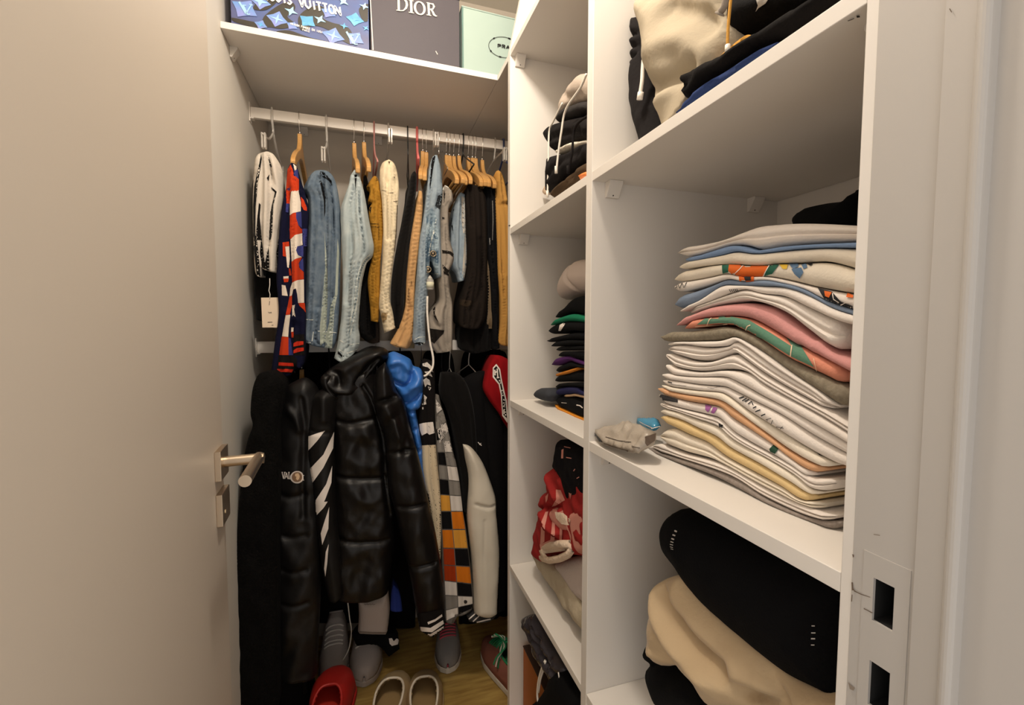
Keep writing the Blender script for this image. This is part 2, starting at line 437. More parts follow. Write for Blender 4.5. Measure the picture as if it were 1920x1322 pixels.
def support(P, along, out, parent, sz=0.026):
    """small wedge shelf support: hangs under the shelf against an upright; along = its width direction, out = away from the upright"""
    P, a, o_ = Vector(P), Vector(along), Vector(out); z = Vector((0, 0, 1))
    prof = [Vector((0, 0, 0)), o_ * 0.019, o_ * 0.019 - z * 0.004, o_ * 0.005 - z * 0.027, -z * 0.027]
    b = MB().prism([P + q - a * sz / 2 for q in prof], a * sz)
    ob = b.build('shelf_support', mat('support_plastic', '#e2dcd4', 0.5), parent, bevel=0.0006)
    q = P + o_ * 0.0072 - z * 0.0235
    dvec = (o_ * 0.010 - z * -0.016).normalized(); nv = (o_ * 0.016 - z * 0.010).normalized()
    MB().tube([q - nv * 0.001, q + nv * 0.0004], 0.0013, 8).build('screw', mat('screw_dark', '#4a4440', 0.5, metal=0.6), ob)
for (b0, b1), lv in ((BAYS[0], (1, 2)), (BAYS[1], (0, 1, 2))):
    for l in lv:
        for x in (0.4185 if l else 0.4065, 0.739):
            support((x, b1 - 0.0004, LV[l][0] - 0.0002), (1, 0, 0), (0, -1, 0), unit)
            support((x, b0 + 0.0004, LV[l][0] - 0.0002), (1, 0, 0), (0, 1, 0), unit)

# ---------------------------------------------------------------- L-shaped hat shelf over the rails
hs = empty('hat_shelf', (-0.1, 1.6, LV[0][0]), 'long white hat shelf spanning the closet end under the boxes', 'shelf')
z0, z1 = LV[0]
MB().prism([(XL + 0.0005, 1.3125, z0), (0.3600, 1.3285, z0), (0.3808, 1.3285, z0), (0.3808, YB - 0.001, z0), (XL + 0.0005, YB - 0.001, z0)], (0, 0, z1 - z0)).build('shelf_board', boardm, hs, bevel=0.0007)
MB().prism([(0.3818, 1.310, z0), (0.3818, YB - 0.001, z0), (XR - 0.001, YB - 0.001, z0), (XR - 0.001, 1.2225, z0), (0.3818, 1.2225, z0)], (0, 0, z1 - z0)).build('shelf_board', boardm, hs, bevel=0.0007)
# small filler where the chamfer meets the return board
support((XL + 0.0004, 1.40, z0 - 0.0002), (0, 1, 0), (1, 0, 0), hs); support((XL + 0.0004, 1.75, z0 - 0.0002), (0, 1, 0), (1, 0, 0), hs)
for x in (-0.215, 0.05, 0.30): support((x, YB - 0.0004, z0 - 0.0002), (1, 0, 0), (0, -1, 0), hs)
def rail(name, y, z0, z1, label):
    t = empty(name, (0.2, y, z0), label, 'clothes rail')
    MB().box((XL + 0.003, y - 0.0075, z0), (XR - 0.003, y + 0.0075, z1)).build('bar', railm, t, bevel=0.0018, seg=2)
    for sgn, x in ((1, XL), (-1, XR)):
        MB().box((min(x, x + sgn * 0.003), y - 0.012, z0 - 0.012), (max(x, x + sgn * 0.003), y + 0.012, z1 + 0.012)).build('end_socket', railm, t, bevel=0.001)
        MB().box((min(x, x + sgn * 0.012), y - 0.0105, z0 - 0.004), (max(x, x + sgn * 0.012), y + 0.0105, z0 - 0.0002)).build('end_lip', railm, t, bevel=0.001)
    return t
RY, UZ, LZ = 1.592, (1.879, 1.911), (1.155, 1.191)
rail('upper_clothes_rail', RY, *UZ, 'upper white box-section clothes rail carrying the row of trousers')
rail('lower_clothes_rail', RY - 0.012, *LZ, 'lower white box-section clothes rail carrying the row of jackets')
# ---------------------------------------------------------------- hangers
def Q(ox, oy, s):
    return lambda pts: [((p[0] / s + ox, p[1] / s + oy) + tuple(p[2:])) for p in pts]
A1, A2 = Q(460, 200, 5.29), Q(460, 430, 4.558)
A3, A4 = Q(630, 220, 5.75), Q(630, 430, 4.894)
A5, A6 = Q(770, 230, 6.01), Q(770, 430, 4.558)
woodm = mat('hanger_wood', '#d0a060', 0.38, var=(30, '#c08c4c', 0.3, 0.7), stretch=(1, 6, 6), coat=0.2)
wirem = mat('chrome_wire', '#cfc8c0', 0.2, metal=1.0)
clearm = mat('clear_plastic', '#f4efe8', 0.06, trans=0.62, spec=0.8)
pinkm = mat('pink_flock', '#d9706c', 0.7); rosem = mat('dusty_rose_flock', '#b98079', 0.8)
whitep = mat('white_plastic', '#eee6da', 0.35); bluep = mat('navy_plastic', '#27345f', 0.35)
TR = 0
def hook_pts(f, z0, rt, drop_front=0.0, big=1.0):
    """hook path in the hanger plane, from neck height z0 over the rail top rt; f maps (s, z) to a point"""
    rb = rt - 0.032
    P = [(0, z0), (0, z0 + (rb - z0) * 0.35), (-0.0095, rb - 0.004), (-0.0105, rt - 0.006), (-0.0085, rt + 0.003), (0.0, rt + 0.0052), (0.0085, rt + 0.003), (0.0105, rt - 0.006), (0.0105, rt - 0.020)]
    return [f(*p) for p in curve(P, 5)]
def hframe(px, py, rot):
    p = atY(px, py, RY); a = math.radians(rot)
    d = Vector((-math.sin(-a), -math.cos(a), 0))      # near arm direction
    return p, (lambda s, z: Vector((p.x, RY, 0)) - d * s + Vector((0, 0, z))), d
def wood_hanger(px, py, rot, label, bar=False, arm=0.185, rail_top=None, ry=None, group=None, drop=1.0):
    global RY
    p, f, d = hframe(px, py, rot); z0 = p.z; rt = rail_top or UZ[1]
    t = empty('wooden_hanger', (p.x, RY, z0), label, 'hanger', group)
    k = arm / 0.20
    half = [(0.0085, 0), (0.012, -0.018), (0.020, -0.036), (0.045, -0.058), (0.085, -0.074), (0.125, -0.090), (0.165, -0.110), (0.192, -0.128), (0.200, -0.140)]
    low = [(0.196, -0.152), (0.178, -0.148), (0.140, -0.128), (0.10, -0.110), (0.055, -0.092), (0.020, -0.084), (0, -0.082)]
    pts = [(0, 0)] + [tuple(q) for q in curve(half, 3)] + [tuple(q) for q in curve(low, 3)]
    pts = [(s * k, z * drop) for s, z in pts]
    poly = pts + [(-s, z) for s, z in pts[::-1][1:-1]]
    side = Vector((d.y, -d.x, 0)) * 0.0065
    P3 = [f(s, z0 + z) - side for s, z in poly]
    b = MB(); 
    n = len(poly); V = P3 + [q + side * 2 for q in P3]
    # flat wooden body: side quads plus strips between the upper and lower outline
    m = len(pts)
    up = list(range(0, m)); 
    tri, T = cdt(np.array(poly), 0.03)
    base = len(tri)
    vs = [f(q[0], z0 + q[1]) - side for q in tri] + [f(q[0], z0 + q[1]) + side for q in tri]
    fs = [tuple(x) for x in T] + [tuple(x[::-1] + base) for x in T] + [(i, (i + 1) % n, (i + 1) % n + base, i + base) for i in range(n)]
    ob = link('hanger_body', vs, fs, woodm, t, False); fixnormals(ob)
    md = ob.modifiers.new('edge', 'BEVEL'); md.width = 0.0025; md.segments = 2; md.limit_method = 'ANGLE'; md.angle_limit = 0.9
    hk = MB().tube(hook_pts(f, z0 - 0.01, rt), 0.0013, 8); hk.tube([f(0, z0 - 0.004), f(0, z0 + 0.014)], 0.0024, 8)
    hk.build('hook', wirem, t, True)
    if bar: MB().tube([f(-0.15 * k, z0 - 0.128), f(0.15 * k, z0 - 0.128)], 0.0045, 8).build('trouser_bar', woodm, t, True)
    return t
W = [(561, 253, 0, 'wooden hanger above the red camouflage jacket, clear of its neighbours', False),
     (663.0, 270, 4, 'left wooden hanger of the pair over the pale blue jeans', True),
     (681.3, 268.5, 4, 'right wooden hanger of the pair over the pale blue jeans', True),
     (791.5, 285, -9, 'wooden hanger seen edge-on next to the thick pink hanger', True),
     (798.5, 287, -9, 'wooden hanger seen edge-on, just left of the denim dungarees', True),
     (835.7, 292, 0.5, 'front wooden hanger of the cluster, first right of the denim dungarees', True),
     (841.8, 293, 2.2, 'wooden hanger with longest drop in the cluster, over the faded grey jeans', True),
     (849.5, 294, 1.0, 'wooden hanger tucked third in the cluster behind two others', True),
     (859.2, 293, 0.3, 'wooden hanger with whole shoulder visible over the black trousers', True),
     (876.8, 297, 0.5, 'wooden hanger in shade just right of the slim black hook', True),
     (884.5, 297, 0, 'wooden hanger bare of clothes near the middle of the right cluster', True),
     (890.5, 298, 0.2, 'wooden hanger with blunt shoulder behind the right cluster', True),
     (903.0, 301, -1.5, 'last wooden hanger before the camel trousers', True)]
for i, (px, py, rot, lb, bar) in enumerate(W):
    wood_hanger(px, py, rot, lb, bar, arm=0.165 if i == 0 else (0.19 if i != 6 else 0.20), group='wooden hangers on the upper rail')
def rod_hanger(name, label, px, py, rot, m, arms, r=0.0022, hook_r=None, rt=None, extra=None, group=None):
    """thin hanger: arms is a list of polylines in (s, dz) from the neck"""
    p, f, d = hframe(px, py, rot); z0 = p.z
    t = empty(name, (p.x, RY, z0), label, 'hanger', group)
    MB().tube(hook_pts(f, z0, rt or UZ[1]), hook_r or r, 8).build('hook', m, t, True)
    for a in arms: MB().tube([f(s, z0 + z) for s, z in curve(a, 4)], r, 8).build('arm', m, t, True)
    return t, f, z0
def clips(t, f, z0, S, dz, m):
    for s in S:
        b = MB(); q = f(s, z0 + dz)
        b.box((q.x - 0.006, q.y - 0.008, q.z - 0.036), (q.x - 0.0012, q.y + 0.008, q.z + 0.006)); b.box((q.x + 0.0012, q.y - 0.008, q.z - 0.036), (q.x + 0.006, q.y + 0.008, q.z + 0.006))
        b.build('clip', m, t, bevel=0.001)
G = 'clear plastic clip hangers'
t, f, z0 = rod_hanger('clip_hanger', 'clear plastic clip hanger nearest the left wall, over white trousers', 511, 251, 0, clearm, [[(0, 0), (-0.07, -0.045), (-0.15, -0.062)], [(0, 0), (0.07, -0.045), (0.15, -0.062)]], 0.0034, group=G); clips(t, f, z0, (-0.14, 0.14), -0.062, clearm)
t, f, z0 = rod_hanger('clip_hanger', 'clear plastic clip hanger with wide triangle over the mid blue jeans', 612, 267, 0, clearm, [[(0, 0), (-0.07, -0.05), (-0.15, -0.075)], [(0, 0), (0.07, -0.04), (0.15, -0.07)], [(0.15, -0.07), (0.10, -0.11)]], 0.0034, group=G); clips(t, f, z0, (-0.14, 0.14), -0.075, clearm)
t, f, z0 = rod_hanger('clip_hanger', 'clear plastic clip hanger with silver clips over the cream trousers', 727, 262, 0, clearm, [[(0, 0), (-0.07, -0.016), (-0.15, -0.026)], [(0, 0), (0.07, -0.016), (0.15, -0.026)]], 0.0030, group=G); clips(t, f, z0, (-0.13, 0.13), -0.026, clearm)
t, f, z0 = rod_hanger('clip_hanger', 'clear plastic clip hanger holding the denim dungarees', 812, 278, -4, clearm, [[(0, 0), (-0.06, -0.006), (-0.14, -0.008)], [(0, 0), (0.06, -0.006), (0.14, -0.008)]], 0.0030, group=G); clips(t, f, z0, (-0.13, 0.13), -0.008, clearm)
t, f, z0 = rod_hanger('clip_hanger', 'clear plastic clip hanger over the camel trousers by the shelving', 926, 300, 0, clearm, [[(0, 0), (-0.06, -0.004), (-0.14, -0.012)], [(0, 0), (0.06, -0.004), (0.14, -0.012)]], 0.0030, group=G); clips(t, f, z0, (-0.13, 0.13), -0.012, clearm)
rod_hanger('flocked_hanger', 'slim dusty rose flocked hanger above the mustard trousers', 700.5, 272, 2, rosem, [[(0, 0), (-0.05, -0.05), (-0.17, -0.11)], [(0, 0), (0.05, -0.05), (0.17, -0.11)], [(-0.17, -0.112), (0.17, -0.112)]], 0.0028, 0.0026)
rod_hanger('pink_hanger', 'thick coral pink hanger above the black slacks', 781, 268, -5, pinkm, [[(0, 0), (-0.05, -0.05), (-0.17, -0.11)], [(0, 0), (0.05, -0.05), (0.17, -0.11)], [(-0.17, -0.112), (0.17, -0.112)]], 0.0040, 0.0042)
rod_hanger('wire_hanger', 'bare black wire hanger between cream trousers and black slacks', 764, 292, -6, blackm, [[(0, 0), (-0.06, -0.04), (-0.19, -0.13)], [(0, 0), (0.06, -0.04), (0.19, -0.13)], [(-0.19, -0.13), (0, -0.135), (0.19, -0.13)], [(0, 0.02), (0.004, 0.0)]], 0.0018, 0.0022)
rod_hanger('wire_hanger', 'thin silver wire hanger at the right edge of the denim dungarees', 822, 288, 0, wirem, [[(0, 0), (-0.06, -0.04), (-0.18, -0.11)], [(0, 0), (0.06, -0.04), (0.18, -0.11)], [(-0.18, -0.11), (0.18, -0.11)]], 0.0014, 0.0014)
rod_hanger('flocked_hanger', 'slim black flocked hanger between wooden hangers of the right cluster', 867, 290, 0, blackm, [[(0, 0), (-0.05, -0.03), (-0.17, -0.09)], [(0, 0), (0.05, -0.03), (0.17, -0.09)], [(-0.17, -0.092), (0.17, -0.092)]], 0.0026, 0.0026)
rod_hanger('plastic_hanger', 'navy blue plastic hanger at the right end by the shelving', 942, 298, 0, bluep, [[(0, 0), (-0.05, -0.03), (-0.17, -0.10)], [(0, 0), (0.05, -0.03), (0.17, -0.10)], [(-0.17, -0.102), (0.17, -0.102)]], 0.0034, 0.0036)

# ---------------------------------------------------------------- garments on the upper rail (left to right)
whc = fab('off_white_twill', '#d9cfc2'); blk = fab('black_cotton', '#0f0d0c', sheen=0.05); blk2 = fab('soft_black_knit', '#171413')
den = fab('mid_denim', '#59697a', var=(60, '#76838e', 0.3, 0.75), sc=500); denl = fab('pale_denim', '#a4b0b2', var=(40, '#b6bfbe', 0.3, 0.7), sc=500)
denin = fab('denim_inside', '#aab2a6'); dend = fab('worn_denim', '#4d6478', var=(25, '#a5b6be', 0.42, 0.62), sc=500); denp = fab('powder_denim', '#8594a0', var=(50, '#98a5ae', 0.3, 0.7))
mus = fab('mustard_cotton', '#a87a2c'); crm = fab('cream_cotton', '#e3d2b2'); tan = fab('tan_twill', '#c59a69'); cam_ = fab('camel_knit', '#b98a48')
gry = fab('grey_canvas', '#8f867b', var=(12, '#a0968a', 0.35, 0.65)); bro = fab('brown_grey_cloth', '#54463c'); esp = fab('espresso_twill', '#1e1814')
taup = fab('taupe_cloth', '#7d6b54'); red = fab('camo_red', '#c23c1c'); cblu = fab('camo_blue', '#3c3f7c'); cnav = fab('camo_navy', '#12132c'); cwh = fab('camo_white', '#e6d8c8')
rib = fab('rib_red', '#c2301c'); thread = fab('pale_stitching', '#dfe2da'); dark = fab('fold_shade', '#141416'); paper = mat('card_paper', '#e8d3ba', 0.8)  # near-black: shade painted into folds, also used for dark seams
ink = mat('print_ink_black', '#141212', 0.8); inkw = mat('print_ink_white', '#ece4da', 0.8)

# 1 white trousers with hang tag, black trousers behind
g = cloth('black_trousers', A1([(75, 720), (70, 1000), (80, 1322), (80, 1700), (110, 2120), (260, 2160), (345, 2120), (350, 1500), (330, 900), (200, 560)]), ('Y', 1.52), blk, 0.012, 0.03, 0.12, wob=(0.004, 20, 6))
tag(g, 'black trousers hanging behind the white pair next to left wall', 'trousers')
g = cloth('white_trousers', A1([(185, 455), (100, 505), (78, 700), (70, 1000), (78, 1322), (95, 1640), (150, 1700), (160, 1610), (235, 1640), (330, 1660), (345, 1400), (355, 1150), (375, 900), (360, 640), (290, 500), (235, 458)]), ('Y', 1.455), whc, 0.016, 0.03, 0.11,
    folds=[(A1([(180, 470), (215, 720), (215, 1000), (225, 1500)]), 0.006, 0.006), (A1([(235, 500), (250, 640), (300, 840), (265, 1000), (240, 1400)]), 0.005, -0.010), (A1([(150, 480), (110, 700), (90, 1000), (85, 1300)]), 0.005, -0.010),
           (A1([(165, 500), (150, 900), (140, 1100), (160, 1500)]), 0.005, -0.009), (A1([(300, 600), (330, 800), (310, 1200)]), 0.008, 0.006)], pleats=(4, 0.010), wob=(0.004, 18, 8))
tag(g, 'white trousers with black lining and a hang tag, next to left wall', 'trousers')
decal(g, [A1([(150, 480), (120, 640), (85, 800), (75, 1000), (80, 1300), (95, 1300), (100, 1000), (120, 760), (160, 520)]), A1([(205, 715), (232, 678), (225, 745)]), A1([(255, 805), (308, 850), (275, 985), (265, 1250), (250, 1330), (230, 1330), (245, 1050), (275, 930), (290, 860), (255, 820)]),
    A1([(130, 960), (150, 980), (140, 1100), (160, 1330), (100, 1330), (115, 1100)]), A1([(225, 500), (260, 600), (245, 610), (225, 540)])], blk, 'lining', smooth=False)
decal(g, [A2([(60, 60), (95, 60), (130, 430), (150, 460), (140, 500), (100, 420), (80, 250)]), A2([(135, 60), (165, 290), (200, 130), (200, 420), (150, 400), (120, 200)]), A2([(290, 30), (320, 30), (330, 300), (275, 440), (262, 200)])], blk, 'lining')
hp = atY(505, 562, 1.425); ht = empty('hang_tag', hp, 'cream card hang tag dangling from the white trousers', 'tag')
P4 = [atY(*q, 1.425) for q in A2([(133, 590), (288, 588), (300, 845), (145, 845)])]
tg = MB().prism(P4, (0, 0.0012, 0)).build('card', paper, ht)
MB().tube([atY(*q, y) for q, y in zip(A2([(207, 425), (208, 480), (200, 530), (210, 560), (207, 600)]), (1.436, 1.434, 1.430, 1.426, 1.4245))], 0.0011, 6).build('string', whitep, ht, True)
decal(tg, [ribbon(q, 0.9) for q in (A2([(195, 712), (205, 722), (212, 712)]), A2([(212, 722), (222, 712), (222, 724)]), A2([(207, 620), (203, 655)]), A2([(190, 800), (230, 798)]), A2([(225, 825), (240, 824)]))], ink, 'tag_print', cell=2)

# 2 camouflage bomber jacket with ribbed cuffs
g = cloth('camouflage_jacket', A1([(450, 560), (410, 640), (400, 800), (360, 1000), (335, 1200), (320, 1500), (305, 1720), (330, 2050), (290, 2360), (255, 2660), (440, 2680), (500, 2600), (590, 2480), (590, 1500), (620, 1060), (590, 880), (540, 720), (500, 590)]), ('Y', 1.415), cnav, 0.014, 0.035, 0.20,
    folds=[(A1([(440, 840), (435, 1200), (430, 1700), (420, 2000)]), 0.008, -0.010), (A1([(500, 650), (490, 1200), (510, 1700), (500, 2100)]), 0.014, 0.012), (A1([(550, 900), (560, 1400), (575, 2100)]), 0.006, -0.008)], pleats=(3, 0.006), wob=(0.003, 14, 8))
tag(g, 'navy, red and white camouflage jacket with striped ribbed cuffs', 'jacket')
camo = lambda polys, m, nm, f=A1: decal(g, [f(p) for p in polys], m, nm)
camo([[(418, 600), (440, 570), (470, 640), (475, 690), (500, 700), (525, 730), (525, 840), (445, 850), (440, 970), (402, 970), (402, 820), (412, 700)],
      [(440, 1090), (470, 1060), (500, 1055), (500, 1110), (520, 1180), (555, 1230), (555, 1262), (500, 1275), (440, 1322)], [(545, 900), (575, 930), (605, 1010), (605, 1040), (575, 1030), (552, 990)]], red, 'red_patch')
camo([[(480, 640), (512, 628), (522, 725), (500, 705), (475, 690)], [(415, 805), (445, 805), (442, 845), (415, 835)], [(398, 965), (435, 970), (425, 1058), (395, 1050)], [(500, 1055), (550, 1050), (555, 1210), (520, 1180), (500, 1110)]], cblu, 'blue_patch')
camo([[(452, 845), (520, 835), (545, 960), (545, 1045), (470, 1060), (440, 1085), (440, 960)], [(445, 1322), (500, 1275), (555, 1262), (560, 1322)], [(470, 575), (500, 600), (500, 630), (482, 640)]], cwh, 'white_patch')
camo([[(375, 0), (480, 0), (482, 38), (420, 55), (385, 90)], [(393, 285), (430, 255), (482, 245), (455, 290), (455, 330), (495, 370), (497, 432), (440, 440), (400, 460)], [(315, 118), (372, 110), (375, 150), (340, 155), (350, 240), (318, 235)], [(378, 580), (398, 570), (398, 660), (380, 735), (345, 738)], [(450, 635), (505, 635), (515, 720), (495, 690), (460, 660)], [(312, 922), (368, 928), (368, 1080), (290, 1080)], [(370, 340), (385, 340), (395, 400), (375, 400)], [(390, 880), (415, 880), (415, 930), (395, 930)], [(325, 425), (370, 425), (365, 455), (330, 458)]], red, 'red_patch', A2)
camo([[(385, 90), (420, 55), (482, 38), (487, 140), (440, 150), (430, 185), (445, 225), (480, 242), (430, 255), (395, 283)], [(400, 462), (440, 440), (497, 434), (500, 632), (448, 635), (440, 560), (430, 510), (410, 520), (398, 570), (378, 578), (385, 510)], [(340, 155), (375, 150), (380, 260), (370, 335), (355, 330)], [(345, 740), (385, 735), (370, 850), (366, 925), (315, 920)], [(310, 480), (340, 485), (362, 575), (312, 570)], [(400, 655), (425, 650), (418, 690), (428, 755), (410, 735), (400, 750)], [(390, 845), (415, 845), (412, 880), (390, 885)], [(325, 408), (368, 405), (368, 425), (325, 428)]], cwh, 'white_patch', A2)
camo([[(430, 185), (440, 150), (492, 145), (492, 240), (450, 228)], [(450, 300), (490, 248), (495, 365), (465, 345)], [(485, 0), (525, 0), (522, 150), (492, 148)], [(368, 930), (385, 940), (410, 1080), (368, 1082)]], cblu, 'blue_patch', A2)
cu = decal(g, [A2(p) for p in ([(285, 1085), (405, 1085), (440, 1110), (440, 1235), (265, 1235)], [(412, 905), (500, 900), (515, 1080), (412, 1085)])], blk2, 'ribbed_cuff', off=0.0012)
decal(cu, [A2(p) for p in ([(287, 1142), (410, 1148), (415, 1175), (285, 1170)], [(275, 1198), (410, 1202), (430, 1228), (272, 1222)], [(412, 980), (440, 962), (495, 962), (495, 990), (412, 1008)], [(412, 1040), (440, 1020), (498, 1015), (498, 1042), (412, 1065)])], rib, 'cuff_stripe')

# 3 mid-blue jeans
g = cloth('blue_jeans', A1([(715, 635), (650, 670), (590, 770), (565, 850), (610, 900), (620, 1100), (612, 1322), (590, 1900), (575, 2120), (560, 2300), (600, 2340), (680, 2375), (790, 2395), (870, 2400), (905, 2300), (930, 2000), (940, 1600), (945, 1150), (930, 960), (890, 750), (820, 650)]), ('Y', 1.445), den, 0.022, 0.045, 0.14,
    folds=[(A1([(740, 730), (780, 900), (785, 1100), (780, 1500), (740, 2000)]), 0.006, -0.012), (A1([(860, 760), (855, 1000), (870, 1400), (860, 1900)]), 0.006, -0.010), (A1([(720, 900), (715, 1300), (700, 2000)]), 0.006, -0.009), (A1([(650, 700), (640, 1000), (640, 1800)]), 0.010, 0.006), (A1([(820, 720), (830, 1200), (815, 1800)]), 0.008, 0.006)], pleats=(6, 0.010), wob=(0.003, 20, 6))
tag(g, 'mid blue jeans under the triangular clear hanger', 'jeans')
decal(g, [A1([(735, 650), (770, 650), (850, 740), (858, 790), (820, 740), (760, 700), (735, 690)]), A1([(732, 740), (752, 740), (790, 900), (792, 1050), (782, 1100), (772, 930)])], dark, 'fold_shade')  # shade in the folds painted on as dark patches
decal(g, [A2([(675, 30), (688, 200), (700, 340), (705, 540), (690, 870), (688, 960), (640, 1000), (635, 860), (655, 640), (665, 520), (680, 330)]), A2([(785, 80), (798, 200), (785, 560), (760, 700), (750, 860), (740, 1020), (680, 1015), (690, 900), (715, 800), (725, 660), (765, 560)])], denin, 'inside_leg')
decal(g, [ribbon(A2(p), 1.2) for p in ([(510, 775), (580, 780)], [(580, 880), (570, 960)], [(620, 875), (700, 880), (790, 890)], [(500, 965), (560, 975)])], thread, 'stitching')

# 4 pale jeans, hanging waist down
g = cloth('pale_jeans', A3([(190, 570), (150, 640), (130, 740), (80, 880), (45, 1020), (55, 1322), (70, 1700), (60, 2100), (30, 2350), (10, 2480), (-20, 2600), (60, 2650), (230, 2510), (255, 2370), (240, 2250), (270, 1850), (300, 1680), (335, 1560), (390, 1500), (405, 1400), (385, 1280), (350, 1100), (300, 820), (250, 640), (225, 575)]), ('Y', 1.425), denl, 0.020, 0.040, 0.14,
    folds=[(A3([(205, 640), (195, 900), (165, 1300), (110, 2000)]), 0.007, -0.014), (A3([(160, 700), (120, 1100), (100, 1500), (70, 2100)]), 0.006, -0.008), (A3([(140, 700), (140, 1100), (130, 1700)]), 0.007, 0.006), (A3([(300, 1000), (320, 1300), (370, 1440)]), 0.012, 0.006), (A3([(260, 1100), (230, 1700), (180, 2200)]), 0.016, 0.007)], pleats=(5, 0.010), wob=(0.003, 14, 7))
tag(g, 'pale blue jeans hanging waistband down over the leather puffer', 'jeans')
decal(g, [A3([(195, 620), (222, 620), (215, 700), (208, 800), (200, 720)])], dark, 'fold_shade')  # dark patch paints the shade of the top fold
seam = A4([(310, 235), (250, 290), (215, 370), (190, 480), (170, 640), (140, 800), (105, 960)])
decal(g, [ribbon(curve(seam, 4), 1.3), ribbon(curve([(x + 5, y + 3) for x, y in seam], 4), 1.3), ribbon(curve(A4([(35, 1020), (110, 1060), (210, 1050)]), 4), 1.4), ribbon(curve(A4([(30, 1110), (100, 1140), (200, 1100)]), 4), 1.4)], thread, 'stitching')
decal(g, [ribbon(q, 2.0) for q in (lambda S: [[(S[i][0] + 1, S[i][1] + 1), (S[i][0] + 4, S[i][1] + 2.2)] for i in range(4, len(S) - 1, 2)])(curve(seam, 8))], fab('denim_pucker', '#7e9198'), 'pucker')
lp = [decal(g, [A4([(70, 1010), (105, 1010), (95, 1210), (60, 1215)])], denl, 'belt_loop', off=0.002)]
decal(g, [A4([(20, 1120), (60, 1160), (110, 1170), (60, 1180), (15, 1145)])], dark, 'fold_shade')  # painted shade at the waistband fold

# 5 brown-grey cloth and black trousers in the shade
g = cloth('brown_trousers', A4([(230, 520), (215, 800), (220, 960), (250, 1010), (320, 1050), (400, 1040), (395, 850), (310, 800), (290, 560)]), ('Y', 1.54), bro, 0.012, 0.03, 0.09, folds=[(A4([(260, 560), (265, 900)]), 0.006, -0.006)], pleats=(3, 0.006), wob=(0.004, 18, 10))
tag(g, 'brown grey trousers in shade between pale jeans and mustard trousers', 'trousers')
g = cloth('black_jeans', A3([(290, 640), (330, 660), (390, 1000), (420, 1500), (430, 2380), (330, 2420), (260, 2250), (285, 1700), (330, 1300), (290, 800)]), ('Y', 1.50), blk, 0.012, 0.03, 0.10, pleats=(3, 0.008), wob=(0.003, 18, 8))
tag(g, 'black jeans squeezed between pale jeans and mustard trousers', 'jeans')

# 6 mustard
g = cloth('mustard_trousers', A3([(400, 640), (360, 690), (325, 750), (360, 790), (340, 910), (385, 930), (350, 1010), (365, 1160), (385, 1322), (385, 1500), (355, 1650), (340, 1800), (365, 2040), (375, 2200), (455, 2215), (470, 2000), (475, 1600), (500, 1330), (505, 1000), (470, 740), (430, 640)]), ('Y', 1.455), mus, 0.014, 0.03, 0.12,
    folds=[(A3([(415, 660), (400, 900), (385, 1100)]), 0.005, -0.010), (A3([(465, 900), (460, 1300), (440, 1900)]), 0.006, -0.010), (A3([(430, 800), (430, 1300), (410, 2000)]), 0.010, 0.005), (A3([(370, 2040), (450, 2060)]), 0.004, -0.003)], pleats=(4, 0.008), wob=(0.0035, 20, 9))
tag(g, 'mustard trousers between black jeans and cream trousers', 'trousers')
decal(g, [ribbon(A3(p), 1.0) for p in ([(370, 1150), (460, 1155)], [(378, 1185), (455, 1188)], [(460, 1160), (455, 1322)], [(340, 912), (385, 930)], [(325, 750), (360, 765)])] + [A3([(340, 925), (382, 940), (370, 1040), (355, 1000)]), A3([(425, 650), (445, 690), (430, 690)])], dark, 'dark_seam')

# 7 cream
g = cloth('cream_trousers', A3([(565, 458), (500, 490), (470, 560), (465, 650), (470, 750), (490, 900), (505, 1200), (500, 1500), (470, 1900), (465, 2050), (480, 2120), (520, 2330), (640, 2275), (610, 2100), (580, 1950), (600, 1700), (625, 1500), (650, 1250), (660, 1000), (675, 780), (655, 600), (620, 500)]), ('Y', 1.435), crm, 0.018, 0.035, 0.13,
    folds=[(A3([(565, 490), (550, 700), (545, 1000), (550, 1322)]), 0.005, -0.010), (A3([(615, 700), (615, 950), (590, 1322)]), 0.005, -0.008), (A3([(510, 640), (520, 1000)]), 0.008, 0.005), (A3([(540, 1800), (580, 2050)]), 0.008, 0.006), (A3([(500, 480), (490, 600), (540, 720)]), 0.005, -0.006)], pleats=(4, 0.008), wob=(0.003, 18, 8))
tag(g, 'cream trousers with flared turned hem under the silver clip hanger', 'trousers')
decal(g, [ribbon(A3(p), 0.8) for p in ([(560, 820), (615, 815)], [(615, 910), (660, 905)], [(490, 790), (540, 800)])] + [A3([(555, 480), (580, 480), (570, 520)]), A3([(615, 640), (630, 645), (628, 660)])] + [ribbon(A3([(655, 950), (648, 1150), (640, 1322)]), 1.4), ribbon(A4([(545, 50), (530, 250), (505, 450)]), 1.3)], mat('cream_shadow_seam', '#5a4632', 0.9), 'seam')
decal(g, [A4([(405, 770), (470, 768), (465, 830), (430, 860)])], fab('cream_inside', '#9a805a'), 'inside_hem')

# 8 black slacks
g = cloth('black_slacks', A3([(840, 580), (800, 640), (780, 800), (735, 1000), (690, 1200), (650, 1400), (610, 1650), (590, 1900), (600, 2250), (700, 2300), (740, 1900), (770, 1600), (810, 1250), (850, 900), (865, 640)]), ('Y', 1.445), blk, 0.014, 0.03, 0.12, folds=[(A3([(840, 640), (800, 1000), (720, 1500), (680, 2000)]), 0.008, 0.006)], pleats=(3, 0.008), wob=(0.003, 16, 6))
tag(g, 'black slacks sloping down from the thick pink hanger', 'trousers')

